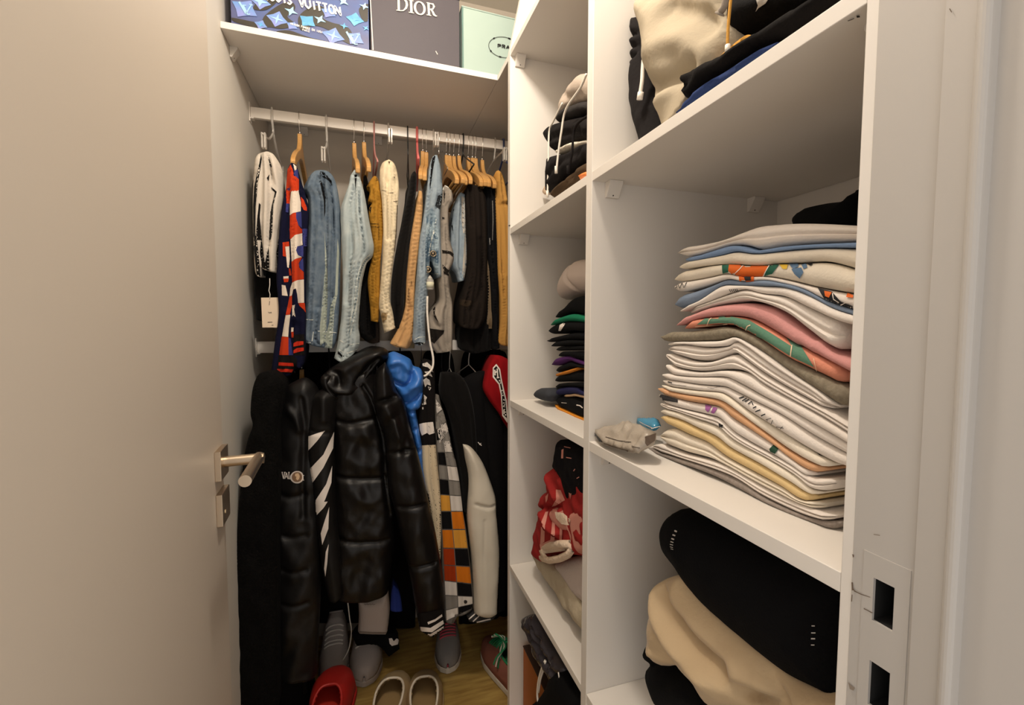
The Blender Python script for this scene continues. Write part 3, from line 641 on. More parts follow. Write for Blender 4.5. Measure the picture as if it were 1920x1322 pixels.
# 9 tan
g = cloth('tan_trousers', A3([(890, 790), (870, 900), (845, 1050), (800, 1322), (770, 1600), (755, 1800), (745, 2050), (680, 2260), (580, 2440), (650, 2480), (770, 2500), (840, 2350), (850, 1800), (900, 1322), (930, 1000), (925, 800)]), ('Y', 1.435), tan, 0.014, 0.03, 0.12,
    folds=[(A3([(880, 950), (840, 1500), (800, 1900), (790, 2080)]), 0.006, -0.009), (A3([(800, 2050), (760, 2250), (690, 2430)]), 0.006, -0.008), (A3([(830, 1900), (830, 2100), (790, 2400)]), 0.006, 0.006)], pleats=(4, 0.008), wob=(0.003, 18, 8))
tag(g, 'tan trousers with flared hems touching the lower rail', 'trousers')
decal(g, [ribbon(A4(p), 0.9) for p in ([(490, 1050), (560, 1075), (630, 1098)], [(665, 540), (660, 650)], [(690, 480), (688, 510)])], mat('tan_dark_seam', '#5a3f22', 0.9), 'seam')
g = cloth('beige_ribbed_trousers', A4([(690, 870), (660, 930), (630, 1095), (720, 1095), (725, 900)]), ('Y', 1.47), fab('beige_rib', '#9c8763'), 0.01, 0.02, 0.15, folds=[(A4([(x, 930), (x - 12, 1090)]), 0.003, -0.004) for x in (665, 685, 705)])
tag(g, 'beige ribbed hem showing between tan trousers and washed blue leg', 'trousers')

# 10 denim dungarees with washed leg
g = cloth('washed_jeans', A5([(275, 365), (235, 400), (205, 520), (185, 700), (165, 900), (130, 1150), (100, 1322), (60, 1800), (40, 2050), (30, 2300), (25, 2470), (100, 2520), (170, 2480), (165, 2200), (195, 1900), (215, 1500), (300, 1750), (345, 1740), (340, 1400), (330, 1000), (355, 800), (340, 560), (310, 420), (290, 365)]), ('Y', 1.415), denp, 0.018, 0.03, 0.14,
    folds=[(A5([(255, 420), (225, 600), (205, 800), (180, 1100)]), 0.007, -0.012), (A5([(300, 850), (260, 1000), (200, 1322), (190, 1600)]), 0.006, -0.008), (A5([(100, 1700), (90, 2300)]), 0.012, 0.006)], pleats=(4, 0.007), wob=(0.003, 18, 8))
tag(g, 'powder blue washed denim dungarees with metal buckles', 'jeans')
decal(g, [A5([(245, 370), (275, 380), (255, 480), (235, 620), (215, 760), (208, 700), (225, 480)])], dark, 'fold_shade')  # shade down the strap-side fold, painted dark
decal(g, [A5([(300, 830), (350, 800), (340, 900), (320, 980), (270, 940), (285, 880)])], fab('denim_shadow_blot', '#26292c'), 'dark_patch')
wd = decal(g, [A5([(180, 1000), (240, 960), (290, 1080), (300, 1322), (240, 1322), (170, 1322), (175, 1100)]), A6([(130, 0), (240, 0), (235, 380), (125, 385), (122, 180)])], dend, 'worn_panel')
decal(g, [ribbon(A5([(285, 1090), (255, 1250), (235, 1322)]), 1.5), ribbon(curve(A6([(200, 0), (170, 120), (150, 250)]), 4), 2.2), ribbon(A6([(130, 378), (235, 382)]), 1.4)], thread, 'stitching')
for (x, y, r1) in ((190, 210, 5.0), (148, 345, 5.2)):
    c_ = A6([(x, y)])[0]; p = atY(c_[0], c_[1], 1.398); b = MB()
    ring = [p + Vector((math.cos(a) * 0.0085, 0, math.sin(a) * 0.0085)) for a in np.linspace(0, 2 * math.pi, 17)]
    b.tube(ring, 0.0020, 6, cap=False); b.tube([p + Vector((0, 0.012, 0)), p + Vector((0, -0.001, 0))], 0.0045, 10)
    b.build('buckle', mat('aged_brass', '#9a8a72', 0.35, metal=0.9), g, True)
decal(g, [ribbon(A6([(35, 945), (70, 925), (120, 920)]), 1.4), ribbon(A6([(30, 965), (80, 990), (130, 965)]), 1.2)], thread, 'hem_stitching')
decal(g, [A6([(30, 975), (70, 965), (130, 975), (120, 1000), (60, 1005)])], dark, 'open_hem_shade')  # shaded inside of the leg, painted as a dark patch

# 11 grey canvas trousers
g = cloth('grey_trousers', A5([(380, 705), (345, 770), (330, 900), (330, 1100), (310, 1322), (300, 1700), (320, 2000), (210, 2150), (200, 2380), (240, 2520), (290, 2600), (470, 2570), (472, 2100), (440, 1900), (430, 1700), (480, 1560), (475, 1450), (440, 1330), (420, 1050), (430, 950), (470, 900), (465, 800), (430, 740)]), ('Y', 1.43), gry, 0.016, 0.03, 0.13,
    folds=[(A6([(250, 150), (250, 500), (260, 800)]), 0.010, 0.008), (A6([(200, 620), (190, 720), (260, 850)]), 0.007, 0.009), (A6([(170, 640), (180, 760), (230, 830)]), 0.006, -0.010), (A6([(300, 500), (310, 800), (320, 980)]), 0.008, -0.006), (A5([(380, 720), (395, 900), (370, 1100)]), 0.006, -0.006)], pleats=(3, 0.007), wob=(0.005, 16, 8))
tag(g, 'crumpled grey canvas trousers with a pocket flap right of the dungarees', 'trousers')
decal(g, [A5([(368, 760), (385, 800), (375, 900), (365, 830)]), A5([(352, 1065), (380, 1075), (355, 1090)]), A6([(265, 178), (340, 190), (380, 230), (375, 290), (360, 240), (330, 212), (270, 205)]), A6([(270, 300), (320, 350), (350, 330), (320, 400), (280, 380)]), A6([(130, 845), (285, 865), (280, 890), (200, 980), (150, 940)]), A6([(185, 660), (215, 620), (205, 720), (240, 800), (200, 750)])], fab('canvas_fold_shade', '#1f1b18'), 'fold_shade')  # near-black patches paint shade into the canvas folds
decal(g, [ribbon(curve(A5([(360, 760), (378, 715), (430, 745), (465, 800)]), 4), 1.2)], thread, 'piping')

# 12 grey-blue jeans with laced seam
g = cloth('slate_jeans', A5([(560, 785), (530, 820), (490, 950), (460, 1150), (450, 1322), (440, 1600), (500, 1700), (530, 1800), (600, 1780), (625, 1600), (640, 1322), (630, 1000), (615, 830), (590, 800)]), ('Y', 1.475), denp, 0.014, 0.025, 0.12, folds=[(A5([(560, 850), (555, 1322), (560, 1700)]), 0.006, -0.010)], pleats=(3, 0.007), wob=(0.003, 18, 8))
tag(g, 'slate blue jeans with a pale laced side seam under the wooden hanger cluster', 'jeans')
sd_ = decal(g, [A5([(568, 830), (612, 850), (628, 1000), (635, 1322), (625, 1600), (600, 1770), (580, 1700), (600, 1322), (570, 1100)])], fab('bleached_denim', '#bdb6ab'), 'bleached_side')
decal(sd_, [ribbon(A5([(578 + 6 * (k % 2), 900 + 55 * k), (592, 915 + 55 * k)]), 1.3) for k in range(13)], fab('lace_shadow', '#6f6a66'), 'lace_hole')
decal(g, [A5([(470, 900), (490, 960), (470, 1100), (475, 1250), (455, 1150)])], dark, 'fold_shade')  # painted fold shade along the left edge

# 13 espresso and black trousers
for i, (pts, Y, m, lb, fo) in enumerate([
    ([(640, 700), (620, 850), (640, 1322), (640, 1700), (560, 2050), (545, 2250), (560, 2300), (720, 2330), (840, 2200), (860, 1700), (850, 900), (750, 720)], 1.44, esp, 'dark espresso trousers with turned-up hems under the wooden hangers', [(A6([(520, 0), (520, 400), (440, 600)]), 0.010, 0.008), (A6([(580, 100), (590, 500), (500, 700)]), 0.008, -0.008)]),
    ([(760, 760), (740, 900), (720, 1700), (560, 2300), (565, 2560), (700, 2600), (900, 2560), (930, 2000), (900, 900), (830, 740)], 1.485, blk, 'plain black trousers filling the dark gap above the lower rail', [(A5([(800, 900), (820, 1400)]), 0.008, 0.006)]),
    ([(850, 690), (830, 800), (850, 1322), (900, 1800), (930, 2560), (1000, 2540), (985, 1500), (960, 800), (930, 720)], 1.455, fab('faded_black_denim', '#121214'), 'black jeans with a pale side line left of the camel trousers', [(A5([(920, 850), (925, 1322)]), 0.005, 0.006), (A5([(880, 850), (890, 1322)]), 0.005, -0.006)])]):
    g = cloth('dark_trousers', A5(pts), ('Y', Y), m, 0.014, 0.03, 0.2, folds=fo, pleats=(4, 0.008), wob=(0.003, 18, 7)); tag(g, lb, 'trousers')
    if i == 0:
        decal(g, [A6([(345, 590), (515, 610), (520, 640), (480, 665), (350, 620)])], fab('espresso_hem', '#33291f'), 'turned_hem')
    if i == 2: decal(g, [ribbon(A5([(918, 880), (925, 1100), (920, 1322)]), 1.2), ribbon(A6([(672, 75), (676, 135)]), 1.6)], fab('grey_line', '#7d7a76'), 'side_line')
g = cloth('taupe_trousers', A6([(650, 160), (645, 500), (650, 700), (640, 800), (665, 820), (668, 850), (735, 850), (735, 740), (700, 500), (675, 280)]), ('Y', 1.47), taup, 0.010, 0.02, 0.09, folds=[(A6([(665, 400), (680, 700)]), 0.005, -0.005)], pleats=(2, 0.004), wob=(0.002, 20, 8))
tag(g, 'taupe trouser leg with ribbed cuff in front of black trousers', 'trousers')
decal(g, [ribbon(A6([(672 + 12 * k, 760), (670 + 12 * k, 848)]), 0.8) for k in range(6)], fab('taupe_dark', '#57482f'), 'cuff_rib')

# 14 camel trousers
g = cloth('camel_trousers', A5([(985, 535), (950, 570), (955, 750), (945, 900), (955, 1050), (970, 1322), (985, 1700), (1010, 2000), (1010, 2250), (990, 2440), (1010, 2500), (1090, 2520), (1140, 2400), (1140, 1300), (1095, 900), (1060, 700), (1025, 580)]), ('Y', 1.44), cam_, 0.016, 0.03, 0.13,
    folds=[(A5([(975, 600), (985, 850), (1030, 900), (1080, 870)]), 0.006, 0.008), (A5([(1000, 940), (1020, 1100), (1025, 1322), (1040, 1700)]), 0.006, -0.010), (A5([(985, 870), (1040, 930), (1090, 920)]), 0.005, -0.008), (A5([(1010, 620), (1015, 800)]), 0.006, -0.008)], pleats=(3, 0.008), wob=(0.003, 18, 8))
tag(g, 'draped camel trousers at the right end of the upper rail', 'trousers')
# ---------------------------------------------------------------- jackets on the lower rail
A7, A8 = Q(430, 630, 3.623), Q(430, 940, 3.46)
RY = 1.580; LT = LZ[1]
fur = fab('black_plush', '#0a0908', sc=180, st=0.9, dist=0.006); nyl = fab('black_nylon', '#0b0909', rough=0.5, sc=60, st=0.25, dist=0.003, spec=0.4)
lea = mat('black_leather', '#0c0908', 0.42, bump=(140, 0.2, 0.002), spec=0.35); bnyl = mat('blue_nylon', '#3a76c8', 0.36, bump=(40, 0.3, 0.004), spec=0.5)
cle = mat('cream_leather', '#d9d0bf', 0.5, bump=(120, 0.2, 0.002)); crs = fab('cream_sleeve', '#dcc9a8'); vred = fab('varsity_red', '#8e1016'); coat_m = fab('shade_coat_black', '#0c0b0b')
white_print = mat('white_print', '#e9dfd6', 0.7); gold = mat('badge_gold', '#b48a58', 0.4, metal=0.4); orange = mat('print_orange', '#d9701e', 0.8)
g = cloth('plush_coat', [(508, 697), (486, 703), (474, 730), (470, 775), (474, 800), (464, 830), (456, 880), (449, 950), (445, 1010), (442, 1100), (438, 1180), (441, 1335, 's'), (522, 1335, 's'), (520, 1000), (523, 880), (521, 800), (530, 722)], ('Y', 1.305), fur, 0.022, 0.05, 0.40, wob=(0.012, 22, 12))
tag(g, 'long black plush coat at the left end of the lower rail', 'coat')
g = cloth('black_jacket', A7([(500, 290), (440, 315), (390, 350), (368, 420), (345, 520), (322, 700), (312, 900), (318, 1195), (325, 1500), (330, 2300, 's'), (600, 2300, 's'), (630, 1600), (640, 1000), (640, 500), (600, 360), (545, 300)]), ('Y', 1.385), nyl, 0.035, 0.06, 0.15,
    folds=[(A7([(330, 1060), (420, 1080), (520, 1060)]), 0.008, -0.007), (A7([(330, 1330), (420, 1350), (530, 1330)]), 0.008, -0.007), (A7([(330, 1560), (420, 1580), (530, 1560)]), 0.008, -0.007), (A7([(335, 1790), (430, 1800), (540, 1780)]), 0.008, -0.007), (A7([(500, 420), (520, 620), (510, 900), (515, 1200)]), 0.008, -0.010), (A7([(380, 470), (460, 540), (500, 620)]), 0.012, 0.010)], wob=(0.010, 14, 10))
tag(g, 'black quilted jacket with a white word and round badge on its side', 'jacket')
L = A7
def strokes(conv, sc, segs, w): return [ribbon(conv(s_), w) for s_ in segs]
decal(g, strokes(A7, 1, [[(362, 930), (372, 974)], [(372, 974), (380, 930)], [(380, 974), (392, 932)], [(392, 932), (402, 975)], [(384, 960), (400, 960)], [(408, 930), (408, 974)], [(408, 974), (420, 972)], [(358, 930), (368, 930)], [(376, 930), (386, 930)], [(404, 930), (413, 930)], [(512, 950), (500, 955), (498, 972), (510, 985)]], 1.7), white_print, 'lettering', off=0.002)
cx, cy = 462, 962
bd = decal(g, [A7([(cx + 42 * math.cos(a) * (1.0 + 0.10 * (abs(math.cos(a)) ** 8)), cy + 42 * math.sin(a)) for a in np.linspace(0, 2 * math.pi, 28, endpoint=False)])], white_print, 'round_badge', off=0.004)
b2 = decal(bd, [A7([(cx + 34 * math.cos(a), cy + 34 * math.sin(a)) for a in np.linspace(0, 2 * math.pi, 24, endpoint=False)])], mat('badge_ground', '#8a6a50', 0.5), 'badge_ground', parent=g, off=0.0015)
decal(b2, [A7([(450, 940), (470, 935), (480, 955), (476, 975), (465, 985), (455, 975), (458, 960), (448, 955)])], mat('badge_beige', '#e0c09a', 0.5), 'badge_emblem', parent=g)
# striped-sleeve jacket
g = cloth('striped_sleeve_jacket', A7([(650, 360), (600, 385), (565, 440), (545, 540), (532, 660), (535, 800), (550, 900), (565, 1000), (585, 1195), (610, 1400), (640, 1620), (680, 1790), (720, 1790), (775, 1760), (775, 1600), (740, 1300), (720, 1000), (715, 660), (735, 420), (700, 370)]), ('Y', 1.36), fab('striped_black_nylon', '#100e0d', rough=0.5, sc=80, spec=0.3), 0.026, 0.04, 0.15,
    folds=[(A7([(550, 640), (640, 650), (710, 660)]), 0.006, -0.006), (A7([(640, 420), (650, 560)]), 0.012, 0.010)], wob=(0.005, 14, 10))
tag(g, 'black jacket sleeve with bold white diagonal stripes', 'jacket')
decal(g, [A7(p) for p in ([(540, 686), (652, 646), (600, 715), (540, 782)], [(712, 655), (706, 765), (640, 900), (568, 1002), (552, 905), (640, 810)], [(700, 885), (695, 1000), (655, 1110), (620, 1190), (592, 1200), (590, 1120), (660, 1010)])], white_print, 'white_stripe')
decal(g, [A8(p) for p in ([(562, 10), (640, 5), (615, 45), (572, 92)], [(650, 40), (645, 180), (607, 286), (597, 212), (625, 120)], [(648, 280), (640, 400), (628, 492), (620, 440), (630, 330)])], white_print, 'white_stripe')
decal(g, [A8(p) for p in ([(690, 688), (758, 676), (756, 700), (720, 712), (694, 706)], [(665, 738), (700, 742), (756, 732), (754, 758), (700, 764), (668, 752)])], white_print, 'cuff_stripe')
# leather puffer
g = cloth('leather_puffer', [(612, 745), (624, 800), (625, 870), (622, 960), (620, 1050), (624, 1110, 's'), (668, 1117), (730, 1106, 's'), (742, 1000), (735, 900), (728, 800), (722, 730), (700, 690), (650, 690), (625, 710)], ('Y', 1.395), lea, 0.045, 0.06, 0.22,
    folds=[(A7([(700, 560), (830, 580), (995, 545)]), 0.008, -0.011), (A7([(720, 940), (880, 950), (1060, 942)]), 0.008, -0.011), (A8([(660, 215), (830, 235), (1030, 222)]), 0.008, -0.010), (A7([(910, 330), (960, 420), (1000, 540), (1040, 700), (1060, 1000), (1090, 1200)]), 0.005, -0.016),
           (A7([(780, 660), (900, 640), (1000, 700)]), 0.020, 0.008), (A7([(800, 800), (960, 860), (1030, 800)]), 0.018, 0.007), (A7([(860, 1060), (960, 1080), (1040, 1040)]), 0.02, 0.007)], wob=(0.010, 16, 12))
tag(g, 'shiny black leather puffer jacket with tall collar in the middle of the lower rail', 'jacket')
body = g
cl = cloth('collar', A7([(640, 265), (620, 295), (632, 345), (690, 410), (760, 420), (860, 400), (930, 320), (1010, 200), (1075, 150), (1080, 105), (1040, 80), (980, 83), (900, 110), (800, 160), (700, 215)]), ('Y', 1.37), lea, 0.030, 0.05, 0.20,
    folds=[(A7([(870, 320), (900, 270), (960, 200), (1010, 155)]), 0.006, -0.018), (A7([(700, 240), (740, 260), (750, 320)]), 0.008, -0.014), (A7([(780, 220), (900, 150), (1000, 110)]), 0.02, 0.012), (A7([(640, 290), (720, 370), (820, 390)]), 0.008, 0.010)], wob=(0.008, 16, 14), parent=g, hem=False)
cloth('lapel', A7([(640, 265), (618, 300), (632, 350), (690, 420), (740, 430), (690, 350), (690, 270)]), ('Y', 1.35), lea, 0.014, 0.02, 0.04, parent=g, hem=False, wob=(0.004, 20, 20))
sl = cloth('sleeve', [(722, 680), (735, 705), (743, 732), (758, 755), (769, 800), (786, 859), (797, 906), (809, 960), (820, 1012), (832, 1084), (836, 1125), (836, 1172, 's'), (811, 1192), (788, 1180, 's'), (771, 1084), (757, 1027), (741, 957), (728, 906), (720, 818), (706, 779), (700, 740), (704, 700)], ('Y', 1.345), lea, 0.045, 0.05, 0.12,
    folds=[(A7([(985, 455), (1080, 420), (1160, 400)]), 0.007, -0.022), (A7([(1030, 700), (1100, 550), (1160, 560), (1190, 770)]), 0.010, -0.008), (A7([(1060, 790), (1150, 770), (1265, 758)]), 0.007, -0.013), (A7([(1090, 1150), (1160, 1142), (1335, 1118)]), 0.007, -0.013), (A8([(1130, 420), (1220, 395), (1330, 370)]), 0.007, -0.013), (A7([(1060, 470), (1110, 560), (1150, 660)]), 0.016, 0.012)], wob=(0.008, 16, 10), parent=g, hem=False)
cf = decal(sl, [A8([(1225, 730), (1395, 700), (1410, 830), (1320, 900), (1240, 880)])], blk2, 'ribbed_cuff', parent=g, off=0.002)
decal(cf, [A8(p) for p in ([(1290, 785), (1340, 765), (1383, 733), (1386, 748), (1340, 780), (1295, 800)], [(1245, 815), (1310, 822), (1390, 772), (1396, 795), (1320, 850), (1248, 845)], [(1243, 855), (1310, 862), (1396, 810), (1390, 835), (1320, 888), (1245, 872)])], white_print, 'cuff_stripe', parent=g)
# blue puffer
g = cloth('blue_puffer', [(727, 664), (722, 693), (731, 715), (742, 732), (758, 760), (770, 800), (780, 850), (788, 900), (790, 985), (800, 1010, 's'), (802, 940), (794, 880), (792, 840), (786, 805), (780, 770), (789, 762), (793, 740), (794, 710), (789, 692), (775, 686), (769, 674), (750, 664), (738, 660)], ('Y', 1.40), bnyl, 0.035, 0.03, 0.15,
    folds=[(A7([(1240, 210), (1230, 290), (1180, 330), (1110, 300)]), 0.005, -0.022), (A7([(1310, 370), (1250, 430), (1190, 460)]), 0.005, -0.020), (A7([(1080, 190), (1160, 170), (1220, 220)]), 0.012, 0.014), (A7([(1170, 400), (1250, 330), (1290, 290)]), 0.012, 0.014), (A7([(1195, 520), (1260, 500)]), 0.005, -0.014), (A7([(1230, 640), (1290, 620)]), 0.005, -0.014), (A7([(1270, 780), (1310, 760)]), 0.005, -0.014)], wob=(0.012, 26, 22))
tag(g, 'glossy cobalt blue puffer jacket behind the leather puffer', 'jacket')
g = cloth('blue_garment', A8([(1070, 545), (1055, 600), (1050, 710), (1128, 712), (1110, 600)]), ('Y', 1.50), fab('navy_blue_cloth', '#2c3c86'), 0.008, 0.02, 0.06, pleats=(2, 0.004))
tag(g, 'small blue cloth hem hanging between white boot and leather sleeve', 'garment')
# bandana hoodie with cream sleeve
g = cloth('bandana_sweater', A7([(1310, 180), (1300, 400), (1290, 560), (1295, 640), (1310, 750), (1320, 950), (1370, 1195), (1390, 1500), (1400, 1690), (1440, 1690), (1445, 1195), (1430, 1000), (1405, 740), (1400, 400), (1390, 200), (1345, 160)]), ('Y', 1.405), blk2, 0.016, 0.03, 0.15, pleats=(2, 0.005), wob=(0.003, 16, 10))
tag(g, 'black sweater with white bandana pattern and a cream sleeve', 'sweater')
decal(g, [A7([(1312, 745), (1402, 740), (1428, 1000), (1443, 1195), (1437, 1500), (1430, 1640), (1400, 1640), (1385, 1400), (1368, 1195), (1322, 950)])], crs, 'cream_sleeve')
decal(g, [A7([(1292, 600), (1320, 592), (1385, 585), (1395, 660), (1360, 672), (1345, 660), (1310, 678), (1296, 640)])], white_print, 'white_block')
bw = fab('bandana_white', '#d8d0c6')
for poly in ([(1318, 300), (1338, 285), (1360, 300), (1368, 340), (1345, 330), (1330, 350)], [(1322, 400), (1345, 420), (1335, 440), (1340, 465), (1320, 470), (1325, 440)], [(1350, 345), (1372, 352), (1360, 372)], [(1312, 485), (1320, 485), (1320, 500), (1312, 500)], [(1312, 460), (1316, 460), (1316, 470), (1312, 470)], [(1312, 190), (1345, 180), (1375, 210), (1385, 250), (1350, 215), (1315, 205)], [(1325, 245), (1360, 240), (1380, 280), (1345, 265)]):
    decal(g, [A7(poly)], bw, 'bandana_motif')
# plaid flannel
PL = A7([(1402, 420), (1410, 600), (1415, 740), (1425, 900), (1440, 1195), (1450, 1500), (1462, 1690), (1470, 1820), (1500, 1880)]); 
g = cloth('plaid_flannel', A7([(1425, 405), (1400, 430), (1408, 740), (1425, 900), (1440, 1195), (1447, 1500), (1452, 1740)]) + [(837, 1166, 's'), (853, 1167), (863, 1152), (888, 1139, 's'), (889, 1113), (881, 1041), (875, 992), (869, 960), (861, 895), (847, 834), (841, 807)] + A7([(1470, 560), (1440, 470)]), ('Y', 1.395), fab('flannel_grey', '#6f6a64'), 0.014, 0.03, 0.15, pleats=(2, 0.006), wob=(0.003, 16, 8))
tag(g, 'black, grey and white plaid flannel shirt fading to orange', 'shirt')
fw, fb, fg2 = fab('flannel_white', '#ddd5cc'), fab('flannel_black', '#121112'), fab('flannel_mid', '#8a857e')
fo, fr2, fy = fab('flannel_orange', '#d97a1c'), fab('flannel_rust', '#a63a12'), fab('flannel_amber', '#e0a040')
def lerp(a, b, t): return (a[0] + (b[0] - a[0]) * t, a[1] + (b[1] - a[1]) * t)
LE = curve([(817, 790), (820, 834), (824, 890), (828, 960), (832, 1040), (835, 1108), (838, 1165)], 8); RE = curve([(838, 800), (848, 834), (861, 895), (869, 960), (880, 1041), (887, 1113), (888, 1140)], 8)
def alongs(Cv, t): i = t * (len(Cv) - 1); k = min(int(i), len(Cv) - 2); return lerp(Cv[k], Cv[k + 1], i - k)
rows = 14; cols = [0, 0.42, 0.5, 0.92, 1.0]
pal = []
for r in range(rows):
    f_ = r / (rows - 1)
    if f_ < 0.40: A_, B_ = (fb, fg2) if r % 2 else (fg2, fw)
    elif f_ < 0.58: A_, B_ = (fb, fo) if r % 2 else (fy, fw)
    elif f_ < 0.70: A_, B_ = (fr2, fb) if r % 2 else (fo, fy)
    elif f_ < 0.82: A_, B_ = (fr2, fg2) if r % 2 else (fr2, fo)
    else: A_, B_ = (fw, fb) if r % 2 else (fg2, fw)
    pal.append((A_, B_))
for r in range(rows):
    t0, t1 = r / rows, (r + 0.94) / rows
    for (c0, c1, k) in ((0.02, 0.44, 0), (0.47, 0.98, 1)):
        a0, b0_, a1_, b1_ = alongs(LE, t0), alongs(RE, t0), alongs(LE, t1), alongs(RE, t1)
        decal(g, [[lerp(a0, b0_, c0), lerp(a0, b0_, c1), lerp(a1_, b1_, c1), lerp(a1_, b1_, c0)]], pal[r][k], 'check')
decal(g, [A7([(1405, 430), (1430, 470), (1445, 500), (1410, 530)]), A7([(1415, 640), (1470, 590), (1490, 640), (1430, 728)])], fw, 'check')
decal(g, [A7([(1412, 540), (1450, 505), (1470, 580), (1415, 632)]), A7([(1430, 730), (1492, 650), (1510, 730), (1440, 740)])], fg2, 'check')
p = atY(*A8([(1538, 655)])[0], 1.378); MB().tube([p + Vector((0, 0.012, 0)), p], 0.0055, 12).build('button', mat('flannel_button', '#2a2624', 0.4), g)
# varsity jacket with cream leather sleeve
g = cloth('black_cardigan', A7([(1440, 250), (1430, 400), (1480, 500), (1530, 660), (1580, 960), (1600, 1195), (1640, 1215), (1690, 1205), (1680, 700), (1640, 400), (1560, 260)]), ('Y', 1.415), blk, 0.016, 0.03, 0.15, pleats=(3, 0.006))
tag(g, 'narrow black cardigan edge between the plaid shirt and the cream sleeve', 'jacket')
g = cloth('varsity_jacket', A7([(1700, 240), (1560, 330), (1530, 500), (1560, 700), (1600, 900), (1640, 1195), (1660, 1500), (1680, 1830), (1760, 1860), (1880, 1850), (1890, 1000), (1890, 500), (1800, 260)]), ('Y', 1.44), fab('varsity_black', '#0e0d0e'), 0.022, 0.05, 0.15, pleats=(3, 0.006), wob=(0.004, 12, 10))
tag(g, 'black varsity jacket with cream leather sleeve beside the shelving', 'jacket')
s2 = cloth('leather_sleeve', [(869, 834), (885, 840), (905, 867), (921, 906), (930, 936), (931, 960), (937, 1035), (934, 1113), (933, 1146, 's'), (920, 1154), (907, 1155), (891, 1150, 's'), (887, 1056), (878, 975), (880, 900), (873, 860)], ('Y', 1.385), cle, 0.034, 0.035, 0.10, folds=[(A7([(1670, 1125), (1740, 1140), (1810, 1130)]), 0.005, -0.008), (A8([(1645, 100), (1640, 400), (1645, 700)]), 0.003, -0.003)], wob=(0.004, 14, 10), parent=g, hem=False)
ck = cloth('knit_cuff', A8([(1590, 725), (1545, 745), (1560, 780), (1640, 790), (1710, 770), (1745, 730), (1660, 750)]), ('Y', 1.39), fab('cuff_grey', '#3a3938'), 0.012, 0.02, 0.08, parent=g, hem=False)
decal(ck, [ribbon(A8(p), 2.2) for p in ([(1560, 765), (1600, 730)], [(1585, 780), (1625, 745)], [(1610, 785), (1700, 765)])], white_print, 'cuff_stripe')
decal(g, [A7([(1600, 605), (1615, 625), (1640, 668), (1615, 660), (1605, 640)])], orange, 'embroidered_patch'); decal(g, [ribbon(A7([(1690, 722), (1715, 745)]), 1.5), ribbon(A7([(1700, 740), (1712, 728)]), 1.2)], white_print, 'fine_print')
# red varsity with lettering
g = cloth('red_varsity_jacket', A7([(1810, 130), (1770, 190), (1740, 280), (1730, 360), (1770, 440), (1830, 520), (1880, 600), (1960, 720), (1960, 200), (1860, 140)]), ('Y', 1.40), vred, 0.022, 0.04, 0.15, wob=(0.004, 12, 10), hem=False, folds=[(A7([(1800, 180), (1770, 330), (1850, 520)]), 0.012, -0.006)])
tag(g, 'dark red varsity jacket with white outlined sleeve lettering', 'jacket')
pt = decal(g, [A7([(1790, 215), (1815, 190), (1840, 225), (1850, 290), (1870, 380), (1885, 440), (1895, 560), (1890, 590), (1855, 540), (1850, 470), (1845, 400), (1830, 330), (1790, 280)])], white_print, 'letter_ground')
pb = decal(pt, [A7([(1797, 222), (1814, 204), (1832, 230), (1842, 292), (1862, 385), (1877, 445), (1888, 560), (1862, 535), (1857, 468), (1852, 398), (1838, 325), (1800, 275)])], blk2, 'letter_ground', parent=g)
decal(pb, [ribbon(A7(s_), 2.3) for s_ in ([(1804, 230), (1806, 268)], [(1804, 250), (1822, 240)], [(1820, 222), (1824, 280)], [(1808, 285), (1834, 282)], [(1832, 300), (1846, 312), (1836, 330)], [(1840, 345), (1856, 335)], [(1846, 360), (1862, 385), (1848, 395)], [(1855, 405), (1870, 400)], [(1856, 425), (1874, 440)], [(1860, 455), (1880, 455), (1862, 480), (1882, 482)], [(1864, 500), (1884, 500)], [(1866, 500), (1868, 530)], [(1872, 515), (1886, 520), (1876, 540)])], white_print, 'lettering', parent=g)
# dark coats added to fill the shaded back wall behind the jackets
for i, (x0, x1, yb, lb) in enumerate([(550, 688, 1165, 'added dark coat filling the shade behind the striped sleeve on the lower rail'), (692, 782, 1175, 'added dark coat filling the shade behind the blue puffer on the lower rail'), (786, 856, 1175, 'added dark coat filling the shade behind the plaid shirt on the lower rail'), (860, 958, 1175, 'added dark coat filling the shade behind the cream leather sleeve on the lower rail')]):
    g = cloth('shade_filler_coat', [(x0 + 22, 655), (x0 + 4, 690), (x0, 900), (x0 + 2, yb, 's'), (x1 - 2, yb, 's'), (x1, 900), (x1 - 4, 690), (x1 - 22, 655), ((x0 + x1) / 2, 648)], ('Y', 1.775), coat_m, 0.014, 0.04, 0.07, pleats=(3, 0.006)); tag(g, lb, 'coat')
g = cloth('duffel_bag', [(512, 1230), (540, 1205), (575, 1212), (588, 1260), (592, 1345), (505, 1345)], ('Y', 1.47), fab('duffel_black', '#0b0a0a'), 0.04, 0.05, 0.16, hem=False, floor=0.001); tag(g, 'black duffel bag on the floor left of the red slide', 'bag')
MB().tube([atY(x, y, 1.425) for x, y in curve([(525, 1240), (535, 1222), (560, 1222), (572, 1250), (574, 1300)], 4)], 0.006, 8).build('strap', fab('duffel_strap', '#141313'), g, True)
